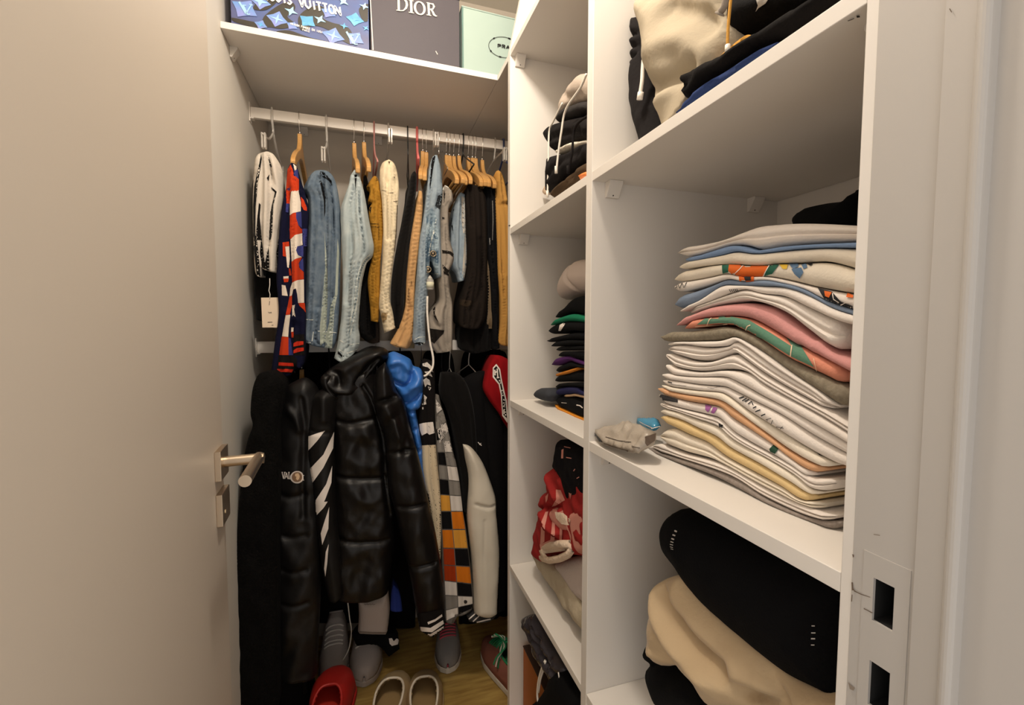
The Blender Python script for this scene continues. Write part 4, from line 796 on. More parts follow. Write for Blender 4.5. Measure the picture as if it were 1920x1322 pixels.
# hangers on the lower rail
wood_hanger(566, 694, 0, 'wooden hanger between striped cuffs and the black jacket', False, arm=0.10, rail_top=LT, drop=0.55)
rod_hanger('plastic_hanger', 'white plastic hanger under the mustard trousers, holding the leather puffer', 705, 668, 0, whitep, [[(0, 0), (-0.06, -0.02), (-0.15, -0.045)], [(0, 0), (0.06, -0.02), (0.15, -0.045)]], 0.0025, 0.0022, rt=LT)
rod_hanger('wire_hanger', 'white coated wire hanger holding the black varsity jacket', 879, 684, 14, whitep, [[(0, 0), (-0.03, -0.012), (-0.11, -0.045)], [(0, 0), (0.05, -0.02), (0.15, -0.06)], [(-0.11, -0.045), (0.15, -0.06)]], 0.0017, 0.0020, rt=LT)
rod_hanger('wire_hanger', 'thin white wire hanger right of the plaid shirt', 843, 690, 8, whitep, [[(0, 0), (-0.05, -0.03), (-0.15, -0.08)], [(0, 0), (0.05, -0.03), (0.15, -0.08)]], 0.0013, 0.0013, rt=LT)
rod_hanger('wire_hanger', 'thin wire hanger over the bandana sweater', 790, 688, 0, wirem, [[(0, 0), (-0.05, -0.03), (-0.15, -0.07)], [(0, 0), (0.05, -0.03), (0.15, -0.07)]], 0.0013, 0.0013, rt=LT)
rod_hanger('flocked_hanger', 'black flocked hanger hidden in the plaid shirt collar', 828, 692, 0, blackm, [[(0, 0), (-0.05, -0.03), (-0.15, -0.07)], [(0, 0), (0.05, -0.03), (0.15, -0.07)]], 0.0026, 0.0024, rt=LT)
rod_hanger('flocked_hanger', 'black flocked hanger carrying the dark red varsity jacket', 925, 680, 0, blackm, [[(0, 0), (-0.05, -0.03), (-0.15, -0.07)], [(0, 0), (0.05, -0.03), (0.15, -0.07)]], 0.0026, 0.0024, rt=LT)
rod_hanger('flocked_hanger', 'black flocked hanger carrying the plush coat', 520, 697, 0, blackm, [[(0, 0), (-0.05, -0.02), (-0.12, -0.03)], [(0, 0), (0.05, -0.02), (0.12, -0.03)]], 0.0026, 0.0024, rt=LT)
rod_hanger('flocked_hanger', 'black flocked hanger carrying the blue puffer', 750, 676, 0, blackm, [[(0, 0), (-0.05, -0.02), (-0.12, -0.04)], [(0, 0), (0.05, -0.02), (0.12, -0.04)]], 0.0026, 0.0024, rt=LT)
rod_hanger('flocked_hanger', 'black flocked hanger carrying the striped sleeve jacket', 618, 696, 0, blackm, [[(0, 0), (-0.05, -0.02), (-0.12, -0.04)], [(0, 0), (0.05, -0.02), (0.12, -0.04)]], 0.0026, 0.0024, rt=LT)
# white cord dropping from the dungarees
cd = MB(); cd.tube([atY(x, y, Y) for (x, y), Y in zip(curve([(801, 556), (801, 590), (806, 640), (812, 670), (811, 690), (802, 702), (795, 706)], 5), np.linspace(1.405, 1.375, 31))], 0.0034, 8)
tag(cd.build('trouser_drawstring', whitep, None, True), 'thick white cord curling down over the lower rail beside the dungarees', 'cord')
jar = atY(806, 533, 1.40); jt = empty('fragrance_jar', jar, 'small clear candle jar glimpsed between dungarees and grey trousers', 'jar')
MB().tube([jar + Vector((0, 0, z)) for z in (-0.018, -0.016, 0.012, 0.014)], [0.010, 0.0115, 0.0115, 0.010], 16).build('glass', clearm, jt, True)
MB().tube([jar + Vector((0, 0, z)) for z in (-0.012, 0.006)], 0.0119, 16).build('label_band', mat('jar_label', '#cfcdb4', 0.6), jt, True)
MB().tube([jar + Vector((0, 0, z)) for z in (0.014, 0.020, 0.026)], [0.010, 0.006, 0.002], 12).build('lid', mat('jar_lid', '#b8b4aa', 0.4), jt, True)

# ---------------------------------------------------------------- shoes on the floor
def shoe(name, label, loc, yaw, L=0.28, W=0.105, hk=1.0, col=None, sole=None, rim=None, op=(0.66, 0.30, 0.66), lining=None, sole_h=0.022, pitch=0, ankle=0.0, group=None, laces=None, cat='shoe'):
    """toe points +Y; op = (opening centre, half length, half width share)"""
    M = Matrix.Translation(loc) @ Matrix.Rotation(math.radians(yaw), 4, 'Z') @ Matrix.Rotation(math.radians(pitch), 4, 'X')
    t = empty(name, loc, label, cat, group); WORLD[t.name] = Vector(loc)
    def hw(s): return W / 2 * (np.interp(s, [0, 0.04, 0.12, 0.3, 0.5, 0.75, 0.92, 1.0], [0.10, 0.50, 0.78, 1.0, 0.94, 0.78, 0.70, 0.42]))
    def ht(s): return hk * np.interp(s, [0, 0.04, 0.15, 0.35, 0.55, 0.8, 1.0], [0.018, 0.036, 0.052, 0.072, 0.088 + ankle * 0.6, 0.080 + ankle, 0.074 + ankle])
    NS, NT = 44, 26; vs = []; fs = []
    for i in range(NS + 1):
        s = i / NS
        for j in range(NT + 1):
            a = math.pi * j / NT; e = 0.72
            x = hw(s) * math.copysign(abs(math.cos(a)) ** e, math.cos(a)); z = sole_h + ht(s) * (math.sin(a) ** e if math.sin(a) > 0 else 0)
            vs.append(M @ Vector((x, L / 2 - s * L, z)))
    def is_open(s, x): return ((s - op[0]) / op[1]) ** 2 + (x / (op[2] * 1.0)) ** 2 < 1
    for i in range(NS):
        for j in range(NT):
            s = (i + 0.5) / NS; a = math.pi * (j + 0.5) / NT
            if a > 0.35 and a < math.pi - 0.35 and is_open(s, math.cos(a)): continue
            k = i * (NT + 1) + j; fs.append((k, k + 1, k + NT + 2, k + NT + 1))
    up = link('upper', vs, fs, [col, lining or col], t, True); md = up.modifiers.new('thick', 'SOLIDIFY'); md.thickness = 0.005; md.offset = -1; md.material_offset = 1
    rp = []
    for k in range(41):
        a = 2 * math.pi * k / 40; s = min(max(op[0] + op[1] * math.cos(a), 0), 1); xx = op[2] * math.sin(a); aa = math.acos(max(-1, min(1, xx))); e = 0.72
        rp.append(M @ Vector((hw(s) * math.copysign(abs(math.cos(aa)) ** e, math.cos(aa)), L / 2 - s * L, sole_h + ht(s) * math.sin(aa) ** e)))
    MB().tube(rp, 0.0036, 8, cap=False).build('rim', rim or col, t, True)
    so = MB(); ring = [(hw(s) * 1.06 * sg, L / 2 - s * L) for sg, S_ in ((1, np.linspace(0, 1, 22)), (-1, np.linspace(1, 0, 22))) for s in S_]
    so.prism([M @ Vector((x, y, 0)) for x, y in ring], (M.to_3x3() @ Vector((0, 0, sole_h)))); so.build('sole', sole or col, t, bevel=0.004)
    fb_ = MB(); fb_.prism([M @ Vector((x * 0.86, y * 0.95, sole_h)) for x, y in ring], (M.to_3x3() @ Vector((0, 0, 0.008)))); fb_.build('insole', lining or col, t)
    if laces:
        for k in range(5):
            s = 0.30 + 0.045 * k; pts = []
            for q in np.linspace(-0.55, 0.55, 9):
                aa = math.pi / 2 - q; e = 0.72
                pts.append(M @ Vector((hw(s) * math.copysign(abs(math.cos(aa)) ** e, math.cos(aa)), L / 2 - s * L + 0.01 * q, sole_h + 0.004 + ht(s) * math.sin(aa) ** e)))
            MB().tube(pts, 0.0030, 6).build('lace', laces, t, True)
    return t
tanc = mat('tan_rubber', '#b39a72', 0.6); tanl = mat('tan_lining', '#a5895c', 0.7); whr = mat('white_rim', '#e8dcc8', 0.5); redr = mat('red_rubber', '#a8201a', 0.5); greyw = fab('grey_white_canvas', '#b8aca4'); redl = mat('red_sole', '#bb3020', 0.6)
def at_toe(px, py, z, L, yaw):
    q = atZ(px, py, z); a = math.radians(yaw); return (q.x + math.sin(a) * L / 2, q.y - math.cos(a) * L / 2, 0.001)
shoe('clog', 'left tan clog with a white rim, next to the red slide', at_toe(750, 1258, 0.05, 0.27, -15), -15, 0.27, 0.120, 1.05, tanc, tanc, whr, (0.66, 0.34, 0.74), tanl, group='tan clogs')
shoe('clog', 'right tan clog with a white rim, by the pink toed sneaker', at_toe(799, 1256, 0.05, 0.27, -8), -8, 0.27, 0.120, 1.05, tanc, tanc, whr, (0.66, 0.34, 0.74), tanl, group='tan clogs')
lx = at_toe(637, 1250, 0.14, 0.27, -6)
shoe('slide_sandal', 'red rubber slide at the front left of the shoe row', (lx[0], lx[1], 0.098), -5, 0.27, 0.128, 0.9, redr, redr, redr, (0.84, 0.30, 0.74), redl, cat='sandal')
shoe('sneaker', 'low white canvas sneaker squashed under the red slide', (lx[0], lx[1], 0.001), -5, 0.27, 0.104, 0.78, greyw, greyw, greyw, (0.72, 0.20, 0.62), greyw)
q = atZ(690, 1290, 0.0)
shoe('sneaker', 'white sneaker with its toe to the front, between red slide and tan clog', (q.x, q.y + 0.135, 0.001), 176, 0.27, 0.110, 1.1, greyw, greyw, greyw, (0.78, 0.18, 0.6), greyw, laces=whitep)
q = atZ(842, 1266, 0.0)
pks = fab('sneaker_pink', '#c4505c')
shoe('sneaker', 'grey sneaker with a pink tongue and white toe, on the wooden floor', (q.x + 0.02, q.y + 0.12, 0.001), 170, 0.24, 0.095, 1.0, fab('sneaker_grey', '#8f8a86'), mat('sole_white', '#d8cfc0', 0.6), pks, (0.72, 0.22, 0.62), pks, laces=pks)
gs = shoe('sneaker', 'colourful sneaker with green and white laces by the shelving panel', (0.44, 1.46, 0.001), 12, 0.28, 0.10, 1.1, fab('sneaker_russet', '#a0685a'), mat('sole_white', '#d8cfc0', 0.6), fab('sneaker_green', '#2f8a5a'), (0.72, 0.22, 0.62), fab('sneaker_green', '#2f8a5a'), laces=fab('sneaker_green', '#2f8a5a'))
lc = MB()
for k in range(4):
    lc2 = MB(); P0 = [A8([(x, y)])[0] for x, y in ((1730 - 8 * k, 860 + 6 * k), (1760 + 10 * k, 880), (1800 - 12 * k, 940 + 8 * k), (1740 + 8 * k, 1010 + 8 * k), (1720 + 14 * k, 1060 + 12 * k))]
    lc2.tube([atY(x, y, 1.40 + 0.006 * k) for x, y in curve(P0, 4)], 0.0028, 6).build('loose_lace', [fab('sneaker_green', '#2f8a5a'), whitep][k % 2], gs, True)
q = atZ(626, 1292, 0.0)
ht_ = shoe('high_top', 'grey white laced high top behind the red slide', (q.x, q.y + 0.13, 0.001), 178, 0.26, 0.10, 1.15, greyw, greyw, greyw, (0.82, 0.16, 0.6), greyw, ankle=0.05, laces=whitep)
g = cloth('white_boot', A8([(838, 632), (945, 630), (1035, 575), (1045, 700), (1030, 860), (930, 858), (838, 852), (845, 740)]), ('Y', 1.60), fab('boot_white', '#cfc0b4', rough=0.6), 0.03, 0.04, 0.10, wob=(0.003, 10, 10), hem=False)
tag(g, 'white boot shaft showing under the hem of the leather puffer', 'boot')
decal(g, [ribbon(A8([(880 + 9 * k, 668 + 4 * (k % 2)), (888 + 9 * k, 676 - 5 * (k % 2))]), 1.0) for k in range(8)], fab('boot_print', '#8a7d74'), 'fine_print')
decal(g, [A8([(838, 842), (930, 850), (1030, 850), (1028, 862), (838, 856)])], fab('boot_seam', '#9a8c80'), 'welt')
g = cloth('black_bag', A8([(800, 862), (1100, 858), (1110, 960), (1040, 1010), (960, 935), (830, 940)]), ('Y', 1.585), fab('bag_black', '#0c0b0b'), 0.012, 0.02, 0.06, hem=False); tag(g, 'black strap of a bag lying across the white boots', 'bag')
decal(g, [A8([(1040, 892), (1060, 890), (1072, 910), (1088, 892), (1106, 895), (1098, 930), (1060, 940), (1045, 925)])], white_print, 'white_tab')
lace = MB(); lace.tube([atY(x, y, 1.60) for x, y in curve(A8([(772, 650), (785, 760), (797, 850), (780, 960), (740, 1035)]), 5)], 0.0022, 6)
lace.build('loose_lace', whitep, ht_, True)
# ---------------------------------------------------------------- boxes on the hat shelf
B1 = Q(400, 0, 3.4286)
HZ = LV[0][1]
def gift_box(name, label, a, b, depth, h, m, edge, lh=0.055):
    """a, b: front bottom corners (x, y) on the shelf"""
    a, b = Vector((*a, HZ + 0.0003)), Vector((*b, HZ + 0.0003)); d = (b - a).normalized(); back = Vector((-d.y, d.x, 0)) * depth
    t = MB().prism([a, b, b + back, a + back], (0, 0, h - lh)).build(name, m, None, bevel=0.0012)
    tag(t, label, 'box'); e = d * 0.0012 + back.normalized() * 0.0
    o_ = Vector((d.y, -d.x, 0)) * 0.0012
    MB().prism([a - e + o_ + Vector((0, 0, h - lh)), b + e + o_ + Vector((0, 0, h - lh)), b + e + back - o_ + Vector((0, 0, h - lh)), a - e + back - o_ + Vector((0, 0, h - lh))], (0, 0, lh)).build('lid', edge or m, t, bevel=0.0012)
    return t
navyb = mat('patterned_box_blue', '#52557c', 0.4, var=(14, '#4a5f96', 0.35, 0.65))
lv = gift_box('gift_box', 'glossy blue patterned gift box printed with pale monogram flowers', (-0.314, 1.322), (0.0155, 1.333), 0.36, 0.24, navyb, navyb)
olv = mat('pattern_olive_black', '#2c2820', 0.4); sky = mat('pattern_sky', '#5d93cf', 0.4, var=(30, '#8a8fd0', 0.3, 0.7)); pal_ = mat('pattern_pale', '#9cc8e6', 0.4); cyan = mat('pattern_cyan', '#3f8fd0', 0.4, var=(30, '#6fb8e4', 0.3, 0.7)); lav = mat('pattern_lavender', '#6a6a9c', 0.4)
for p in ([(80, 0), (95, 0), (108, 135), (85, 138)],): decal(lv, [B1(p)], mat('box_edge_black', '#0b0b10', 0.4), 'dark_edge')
for p in ([(330, 100), (430, 30), (500, 20), (520, 60), (470, 110), (520, 160), (440, 190), (350, 180), (300, 200), (250, 190), (300, 150)], [(540, 120), (600, 60), (680, 40), (720, 80), (700, 120), (760, 150), (860, 180), (900, 260), (880, 290), (800, 250), (720, 190), (640, 170), (560, 200)], [(400, 210), (480, 200), (600, 240), (720, 270), (850, 295), (700, 268), (520, 235)], [(110, 120), (200, 135), (300, 160), (260, 180), (140, 150)], [(250, 60), (330, 70), (400, 20), (380, 0), (300, 0)], [(930, 60), (1000, 30), (1000, 120), (960, 140)]): decal(lv, [B1(p)], olv, 'camouflage_patch', smooth=True)
star = lambda cx, cy, r, n=4, q=0.38, rot=0.0, sx=1.0, sy=0.75: [(cx + sx * r * (1 if k % 2 == 0 else q) * math.cos(rot + math.pi * k / n), cy + sy * r * (1 if k % 2 == 0 else q) * math.sin(rot + math.pi * k / n) + 0.19 * sx * r * (1 if k % 2 == 0 else q) * math.cos(rot + math.pi * k / n)) for k in range(2 * n)]
for (cx, cy, r, rot) in ((195, 62, 92, 0.5), (405, 128, 72, 0.2), (765, 235, 76, 0.2), (600, 140, 60, 0.6), (905, 128, 60, 0.1), (300, 165, 44, 0.3), (735, 85, 52, 0.4), (905, 250, 64, 0.5), (300, 20, 66, 0.1), (500, 170, 40, 0.5), (180, -90, 70, 0.3), (380, -60, 60, 0.6), (560, -130, 72, 0.2), (760, -70, 64, 0.4), (930, -60, 60, 0.1), (300, -190, 60, 0.5), (700, -200, 64, 0.3), (880, -190, 56, 0.2)):
    decal(lv, [B1(star(cx, cy, r, 4, 0.62, rot))], sky if r != 60 else cyan, 'motif', off=0.0018)
for (cx, cy, r, q, rot) in ((495, 78, 46, 0.36, 0.3), (405, 128, 50, 0.22, 0.2), (295, 15, 52, 0.34, 0.1), (680, 130, 42, 0.36, 0.4), (765, 235, 52, 0.22, 0.2), (905, 125, 26, 0.5, 0.3), (835, 172, 30, 0.3, 0.1), (975, 185, 26, 0.3, 0.5), (830, 15, 40, 0.36, 0.6), (965, 45, 34, 0.36, 0.2), (300, 165, 26, 0.36, 0.3), (590, 150, 30, 0.4, 0.7), (180, -90, 48, 0.22, 0.3), (560, -130, 50, 0.22, 0.2), (470, -40, 40, 0.36, 0.5), (660, -150, 40, 0.36, 0.1), (850, -110, 40, 0.36, 0.3), (250, -140, 36, 0.36, 0.6)):
    decal(lv, [B1(star(cx, cy, r, 4, q, rot))], pal_ if r > 33 else cyan, 'flower_motif', off=0.0026)
mono = [([(160, 18), (205, 95)], 12), ([(205, 95), (240, 35)], 8), ([(185, 38), (215, 100)], 10), ([(215, 100), (232, 98)], 7), ([(180, 40), (205, 42)], 6), ([(225, 34), (248, 40)], 6)]
for ox, oy in ((0, 0), (690, 190)): decal(lv, [ribbon(B1([(x + ox, y + oy) for x, y in p]), wd / 3.43) for p, wd in mono], pal_, 'lettering', off=0.003)
# LOUIS VUITTON across the front, only its end falls inside the frame
def letters(target, text, x0, y0, dx, dy, h, w, width, m, up=(0, -1), name='lettering', conv=None, off=0.003):
    """stroke letters: baseline starts at (x0, y0), advances (dx, dy) per letter; h = height vector length"""
    GL = {'A': [[(0, 0), (.5, 1), (1, 0)], [(.2, .35), (.8, .35)]], 'B': [[(0, 0), (0, 1), (.7, .95), (.7, .6), (0, .52)], [(.0, .52), (.85, .45), (.85, .05), (0, 0)]], 'D': [[(0, 0), (0, 1), (.6, .95), (.95, .5), (.6, .05), (0, 0)]], 'E': [[(1, 1), (0, 1), (0, 0), (1, 0)], [(0, .52), (.8, .52)]], 'F': [[(1, 1), (0, 1), (0, 0)], [(0, .52), (.8, .52)]],
          'I': [[(.5, 0), (.5, 1)]], 'L': [[(0, 1), (0, 0), (.9, 0)]], 'M': [[(0, 0), (0, 1), (.5, .3), (1, 1), (1, 0)]], 'N': [[(0, 0), (0, 1), (1, 0), (1, 1)]], 'O': [[(.5 + .5 * math.sin(a), .5 + .5 * math.cos(a)) for a in np.linspace(0, 2 * math.pi, 17)]],
          'P': [[(0, 0), (0, 1), (.8, .95), (.9, .72), (.8, .48), (0, .45)]], 'R': [[(0, 0), (0, 1), (.8, .95), (.9, .72), (.8, .48), (0, .45)], [(.4, .46), (1, 0)]], 'S': [[(.95, .85), (.5, 1), (.08, .78), (.5, .52), (.92, .26), (.5, 0), (.05, .15)]], 'T': [[(0, 1), (1, 1)], [(.5, 1), (.5, 0)]], 'U': [[(0, 1), (0, .3), (.5, 0), (1, .3), (1, 1)]], 'V': [[(0, 1), (.5, 0), (1, 1)]], ' ': [],
          '1': [[(.2, .8), (.5, 1), (.5, 0)]], '8': [[(.5, .5), (.15, .75), (.5, 1), (.85, .75), (.5, .5), (.1, .25), (.5, 0), (.9, .25), (.5, .5)]], '5': [[(.9, 1), (.2, 1), (.15, .55), (.7, .6), (.9, .3), (.6, 0), (.1, .1)]], '4': [[(.7, 0), (.7, 1), (.1, .3), (.95, .3)]], "E'": [[(1, 1), (0, 1), (0, 0), (1, 0)], [(0, .52), (.8, .52)], [(.5, 1.15), (.8, 1.35)]]}
    polys = []; k = 0
    for ch in text:
        for st in GL.get(ch, []):
            pts = [(x0 + dx * k + (dx * w) * px + up[0] * h * py, y0 + dy * k + (dy * w) * px + up[1] * h * py) for px, py in st]
            pts = resample(pts, 3, False)
            polys.append(ribbon(conv([tuple(q) for q in pts]) if conv else [tuple(q) for q in pts], width))
        k += 1 if ch != 'I' else 0.8
    return decal(target, polys, m, name, off=off, join=True)
whi = mat('foil_white', '#f2ece4', 0.4)
letters(lv, 'LOUIS VUITTON', 318, -2, 40, 8.6, 54, 0.80, 3.4, whi, up=(-0.16, -1), conv=B1, off=0.0034)
letters(lv, 'MAISON FONDEE EN 1854', 492, 164, 9.9, 2.75, 13, 0.72, 0.8, whi, up=(0, -1), conv=B1, name='fine_print')
letters(lv, 'PARIS', 568, 202, 10, 2.7, 11, 0.7, 0.7, whi, conv=B1, name='fine_print')
charb = mat('charcoal_box_paper', '#4a454c', 0.6, bump=(300, 0.15, 0.0008)); rimw = mat('box_edge_pale', '#d8d0c8', 0.6)
dior = gift_box('gift_box', 'matte charcoal gift box with raised serif lettering, second on the hat shelf', (0.019, 1.331), (0.268, 1.339), 0.34, 0.25, charb, charb)
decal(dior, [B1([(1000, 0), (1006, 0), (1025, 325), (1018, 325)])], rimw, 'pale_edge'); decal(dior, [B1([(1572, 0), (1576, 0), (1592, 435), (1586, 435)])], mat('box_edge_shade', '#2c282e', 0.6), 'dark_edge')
W_ = lambda p: B1(p)
rl = lambda s_, wd: [ribbon(W_(q), w_ / 3.4286) for q, w_ in zip(s_, wd)]
decal(dior, rl([[(1184, -2), (1186, 72)], [(1170, -2), (1200, 0)], [(1172, 70), (1202, 75)]], [14, 5, 5]) + rl([[(1190, 74), (1222, 76), (1236, 55), (1238, 20), (1222, 0), (1190, -2)]], [[5, 6, 13, 14, 8, 5]][:1]) if False else
      [ribbon(W_([(1184, -2), (1186, 72)]), 4.2), ribbon(W_([(1170, 69), (1200, 74)]), 1.5), ribbon(W_([(1170, -2), (1200, 0)]), 1.5), ribbon(W_([(1190, 73), (1215, 72), (1232, 56), (1238, 36), (1234, 14), (1220, 0)]), [1.4, 2.2, 4, 4.4, 4, 2.4]),
       ribbon(W_([(1264, 8), (1267, 84)]), 4.4), ribbon(W_([(1250, 82), (1283, 88)]), 1.5), ribbon(W_([(1250, 4), (1280, 10)]), 1.5),
       ribbon(W_([(1320 + 31 * math.sin(a), 56 + 40 * math.cos(a) + 7 * math.sin(a)) for a in np.linspace(0, 2 * math.pi, 25)]), [2.0 + 2.4 * abs(math.sin(a)) for a in np.linspace(0, 2 * math.pi, 25)]),
       ribbon(W_([(1376, 24), (1380, 100)]), 4.2), ribbon(W_([(1364, 98), (1394, 104)]), 1.5), ribbon(W_([(1364, 20), (1385, 24)]), 1.5), ribbon(W_([(1380, 25), (1405, 30), (1412, 46), (1404, 62), (1382, 63)]), [1.6, 3, 4, 3, 1.4]), ribbon(W_([(1390, 63), (1402, 76), (1412, 98), (1424, 107), (1432, 106)]), [2, 3.4, 4, 2.4, 1.2])],
      mat('raised_ivory', '#eadfce', 0.4), 'lettering', off=0.003)
decal(dior, [ribbon(W_([(1424, 330), (1436, 352)]), 1.4)], rimw, 'scratch')
mint = mat('mint_box_paper', '#a2b6ae', 0.6)
pr_ = gift_box('gift_box', 'pale mint gift box printed with an oval chain, third on the hat shelf', (0.2765, 1.3420), (0.480, 1.3487), 0.30, 0.185, mint, mint, 0.004)
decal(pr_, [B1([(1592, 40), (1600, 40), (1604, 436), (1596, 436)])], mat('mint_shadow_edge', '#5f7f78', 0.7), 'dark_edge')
oval = [(1860 - 0 + 96 * math.sin(a), 305 + 66 * math.cos(a) + 0.12 * 96 * math.sin(a)) for a in np.linspace(0, 2 * math.pi, 41)]
decal(pr_, [ribbon(B1(oval), 0.9)] + [ribbon(B1([oval[i], oval[i + 1]]), 2.6) for i in (19 - 2, 24, 33, 38, 3, 8, 13)], ink, 'lettering', off=0.002)
letters(pr_, 'PRADA', 1824, 305, 27, 4, 20, 0.70, 1.9, ink, up=(0, -1), conv=B1, off=0.002)
# ---------------------------------------------------------------- near compartment: the stack of folded shirts
C4, C5, HH, KK = Q(1090, 320, 3.491), Q(1090, 600, 3.2236), Q(1090, 900, 3.133), Q(1080, 0, 3.4286)
def folded(name, label, top, bot, m, X=0.50, depth=0.28, lobes=1, right=None, group='folded shirts in the large stack', cat='shirt', n=44, ext=0.0, minth=0.004, xcut=None):
    """one folded garment: front fold edge on the plane x = X between the pixel lines top and bot (left to right)"""
    T_ = np.array(curve(top, 5)); B_ = np.array(curve(bot, 5))
    xl = max(T_[:, 0].min(), B_[:, 0].min()); xr = min(T_[:, 0].max(), B_[:, 0].max()); 
    if xcut: xr = min(xr, xcut)
    xs = np.linspace(xl, xr, n); ty = np.interp(xs, T_[:, 0], T_[:, 1]); by = np.interp(xs, B_[:, 0], B_[:, 1])
    st = []
    for x, a, b in zip(xs, ty, by):
        p, q = atX(x, a, X), atX(x, b, X); q.z = max(q.z, LV[2][1] + 0.0006); q.y = p.y; th = max(p.z - q.z, minth); zc = (p.z + q.z) / 2; st.append((p.y, zc, th))
    if ext:   # carry on behind the upright
        (y1, z1, t1), (y0, z0, t0) = st[-1], st[-4]; dy = y1 - y0
        for k in (0.5, 1.0): st.append((y1 - ext * k, z1 + (z1 - z0) / dy * (-ext * k) * 0.3, t1))
    vs = []; fs = []; K = 15; N = len(st); ph = rnd.random() * 20
    for i, (y, zc, th) in enumerate(st):
        e = min(i, 3) / 3.0; f = math.sqrt(max(0.0, 1 - (1 - e) ** 2)) * 0.75 + 0.25 if i < 3 else 1.0
        e2 = min(N - 1 - i, 2) / 2.0; f *= (0.45 + 0.55 * math.sqrt(max(0, 1 - (1 - e2) ** 2)))
        r = th / 2 * f; ox = 0.0035 * noise.noise((y * 14, ph, zc)) + (1 - e) * 0.010 + (1 - e2) * 0.008
        for k in range(K):
            a = math.pi / 2 - math.pi * k / (K - 1)      # +90 .. -90 front arc
            zz = math.sin(a) * r * 0.92; xx = -math.cos(a) * min(r * 1.05, 0.011)
            if lobes > 1: xx += 0.0045 * math.exp(-((math.sin(a) * (lobes / 2.0) % 1.0 - (0.0 if lobes % 2 == 0 else 0.5)) * 5) ** 2) if lobes == 2 else 0.004 * (0.5 + 0.5 * math.cos(math.sin(a) * math.pi * lobes))
            vs.append((X + ox + xx + min(r * 1.05, 0.011), y, zc + zz))
        vs.append((X + depth * 0.5, y, zc - r * 0.88)); vs.append((X + depth, y, zc - r * 0.6)); vs.append((X + depth, y, zc + r * 0.6)); vs.append((X + depth * 0.5, y, zc + r * 0.88))
    M_ = K + 4
    for i in range(N - 1):
        for k in range(M_):
            a = i * M_ + k; b = i * M_ + (k + 1) % M_; fs.append((a, b, b + M_, a + M_))
    fs.append(tuple(range(M_))); fs.append(tuple((N - 1) * M_ + k for k in range(M_))[::-1])
    o = link(name, vs, fs, m, None, True); fixnormals(o); md = o.modifiers.new('end', 'EDGE_SPLIT'); md.split_angle = 1.2
    return tag(o, label, cat, group)
tw = fab('tee_white', '#e6ddd4', sc=300); tw2 = fab('tee_ivory', '#e6dccb', sc=300); tb = fab('tee_blue', '#7d95b8', sc=300); tb2 = fab('tee_steel_blue', '#7c8ba0', sc=300); tp = fab('tee_pink', '#cf9490', sc=300); tg_ = fab('tee_green', '#5f8670', sc=300)
tpe = fab('tee_salmon', '#d98f76', sc=300); tol = fab('tee_olive_melange', '#7d7363', var=(200, '#8f8674', 0.3, 0.7)); tpc = fab('tee_peach', '#d2a37c', sc=300); tye = fab('tee_butter', '#dcc08c', sc=300); tgr = fab('tee_grey_melange', '#8b8078', var=(250, '#9a9088', 0.3, 0.7))
F = folded
R_ = 1
u = [C4([(590, 530), (640, 498), (780, 475), (930, 440), (1110, 360), (1240, 340), (1400, 330), (1600, 335), (1830, 350)]),
     C4([(590, 535), (640, 557), (740, 552), (870, 512), (960, 487), (1050, 490), (1150, 517), (1300, 492), (1500, 475), (1830, 458)]),
     C4([(608, 603), (750, 580), (900, 550), (1000, 525), (1100, 537), (1200, 532), (1400, 507), (1600, 497), (1830, 500)]),
     C4([(603, 650), (800, 620), (950, 610), (1150, 617), (1250, 602), (1400, 597), (1600, 592), (1830, 660)]),
     C4([(570, 728), (700, 717), (860, 687), (950, 672), (1050, 690), (1200, 690), (1350, 720), (1550, 767), (1830, 812)]),
     C4([(552, 788), (650, 790), (800, 752), (950, 707), (1060, 722), (1190, 712), (1300, 732), (1450, 772), (1600, 850), (1830, 925)]),
     C4([(568, 888), (620, 905), (760, 850), (900, 752), (1000, 747), (1200, 752), (1350, 762), (1500, 822), (1650, 902), (1830, 955)]),
     C4([(618, 926), (800, 862), (950, 802), (1060, 772), (1180, 802), (1330, 822), (1500, 902), (1700, 985), (1830, 1015)]),
     C4([(678, 942), (850, 882), (1000, 857), (1100, 852), (1220, 880), (1350, 950), (1480, 1062), (1630, 1172), (1830, 1180)])]
F('folded_shirt', 'white shirt on the very top of the large folded stack', u[0], u[1], tw, 0.446, ext=0.03, lobes=2)
F('folded_shirt', 'thin blue shirt second from the top of the large stack', u[1][1:], u[2], tb, 0.446, ext=0.03)
F('folded_shirt', 'plain ivory shirt third from the top of the large stack', u[2], u[3], tw2, 0.446, ext=0.03)
s4 = F('folded_shirt', 'ivory shirt with orange and green print and a blue pixel motif', C4([(568, 690), (600, 665)]) + u[3][1:], u[4], tw2, 0.446, ext=0.03)
s5 = F('folded_shirt', 'white shirt with black scribbled line and orange badge print', u[4], u[5], tw, 0.446, ext=0.03)
F('folded_shirt', 'steel blue shirt with a thick rounded left fold', C4([(575, 850), (600, 812), (700, 790), (860, 742)]) + u[5][3:], u[6], tb2, 0.446, ext=0.03)
s7 = F('folded_shirt', 'white shirt directly under the steel blue one', u[6], u[7], tw, 0.446, ext=0.03)
F('folded_shirt', 'white shirt with loose draped end directly on the pink shirt', u[7], u[8], tw, 0.446, xcut=1572, lobes=2)
pk_t = C4([(588, 1005), (640, 965), (720, 935), (850, 885), (1000, 862), (1100, 862), (1230, 895), (1350, 985), (1500, 1100)]) + C5([(1400, 105), (1500, 190), (1640, 240)])
pk_b = C4([(588, 1012), (640, 1005), (760, 965), (900, 952), (1000, 952), (1110, 978), (1250, 1055), (1400, 1150)]) + C5([(1290, 145), (1400, 205), (1500, 250), (1640, 325)])
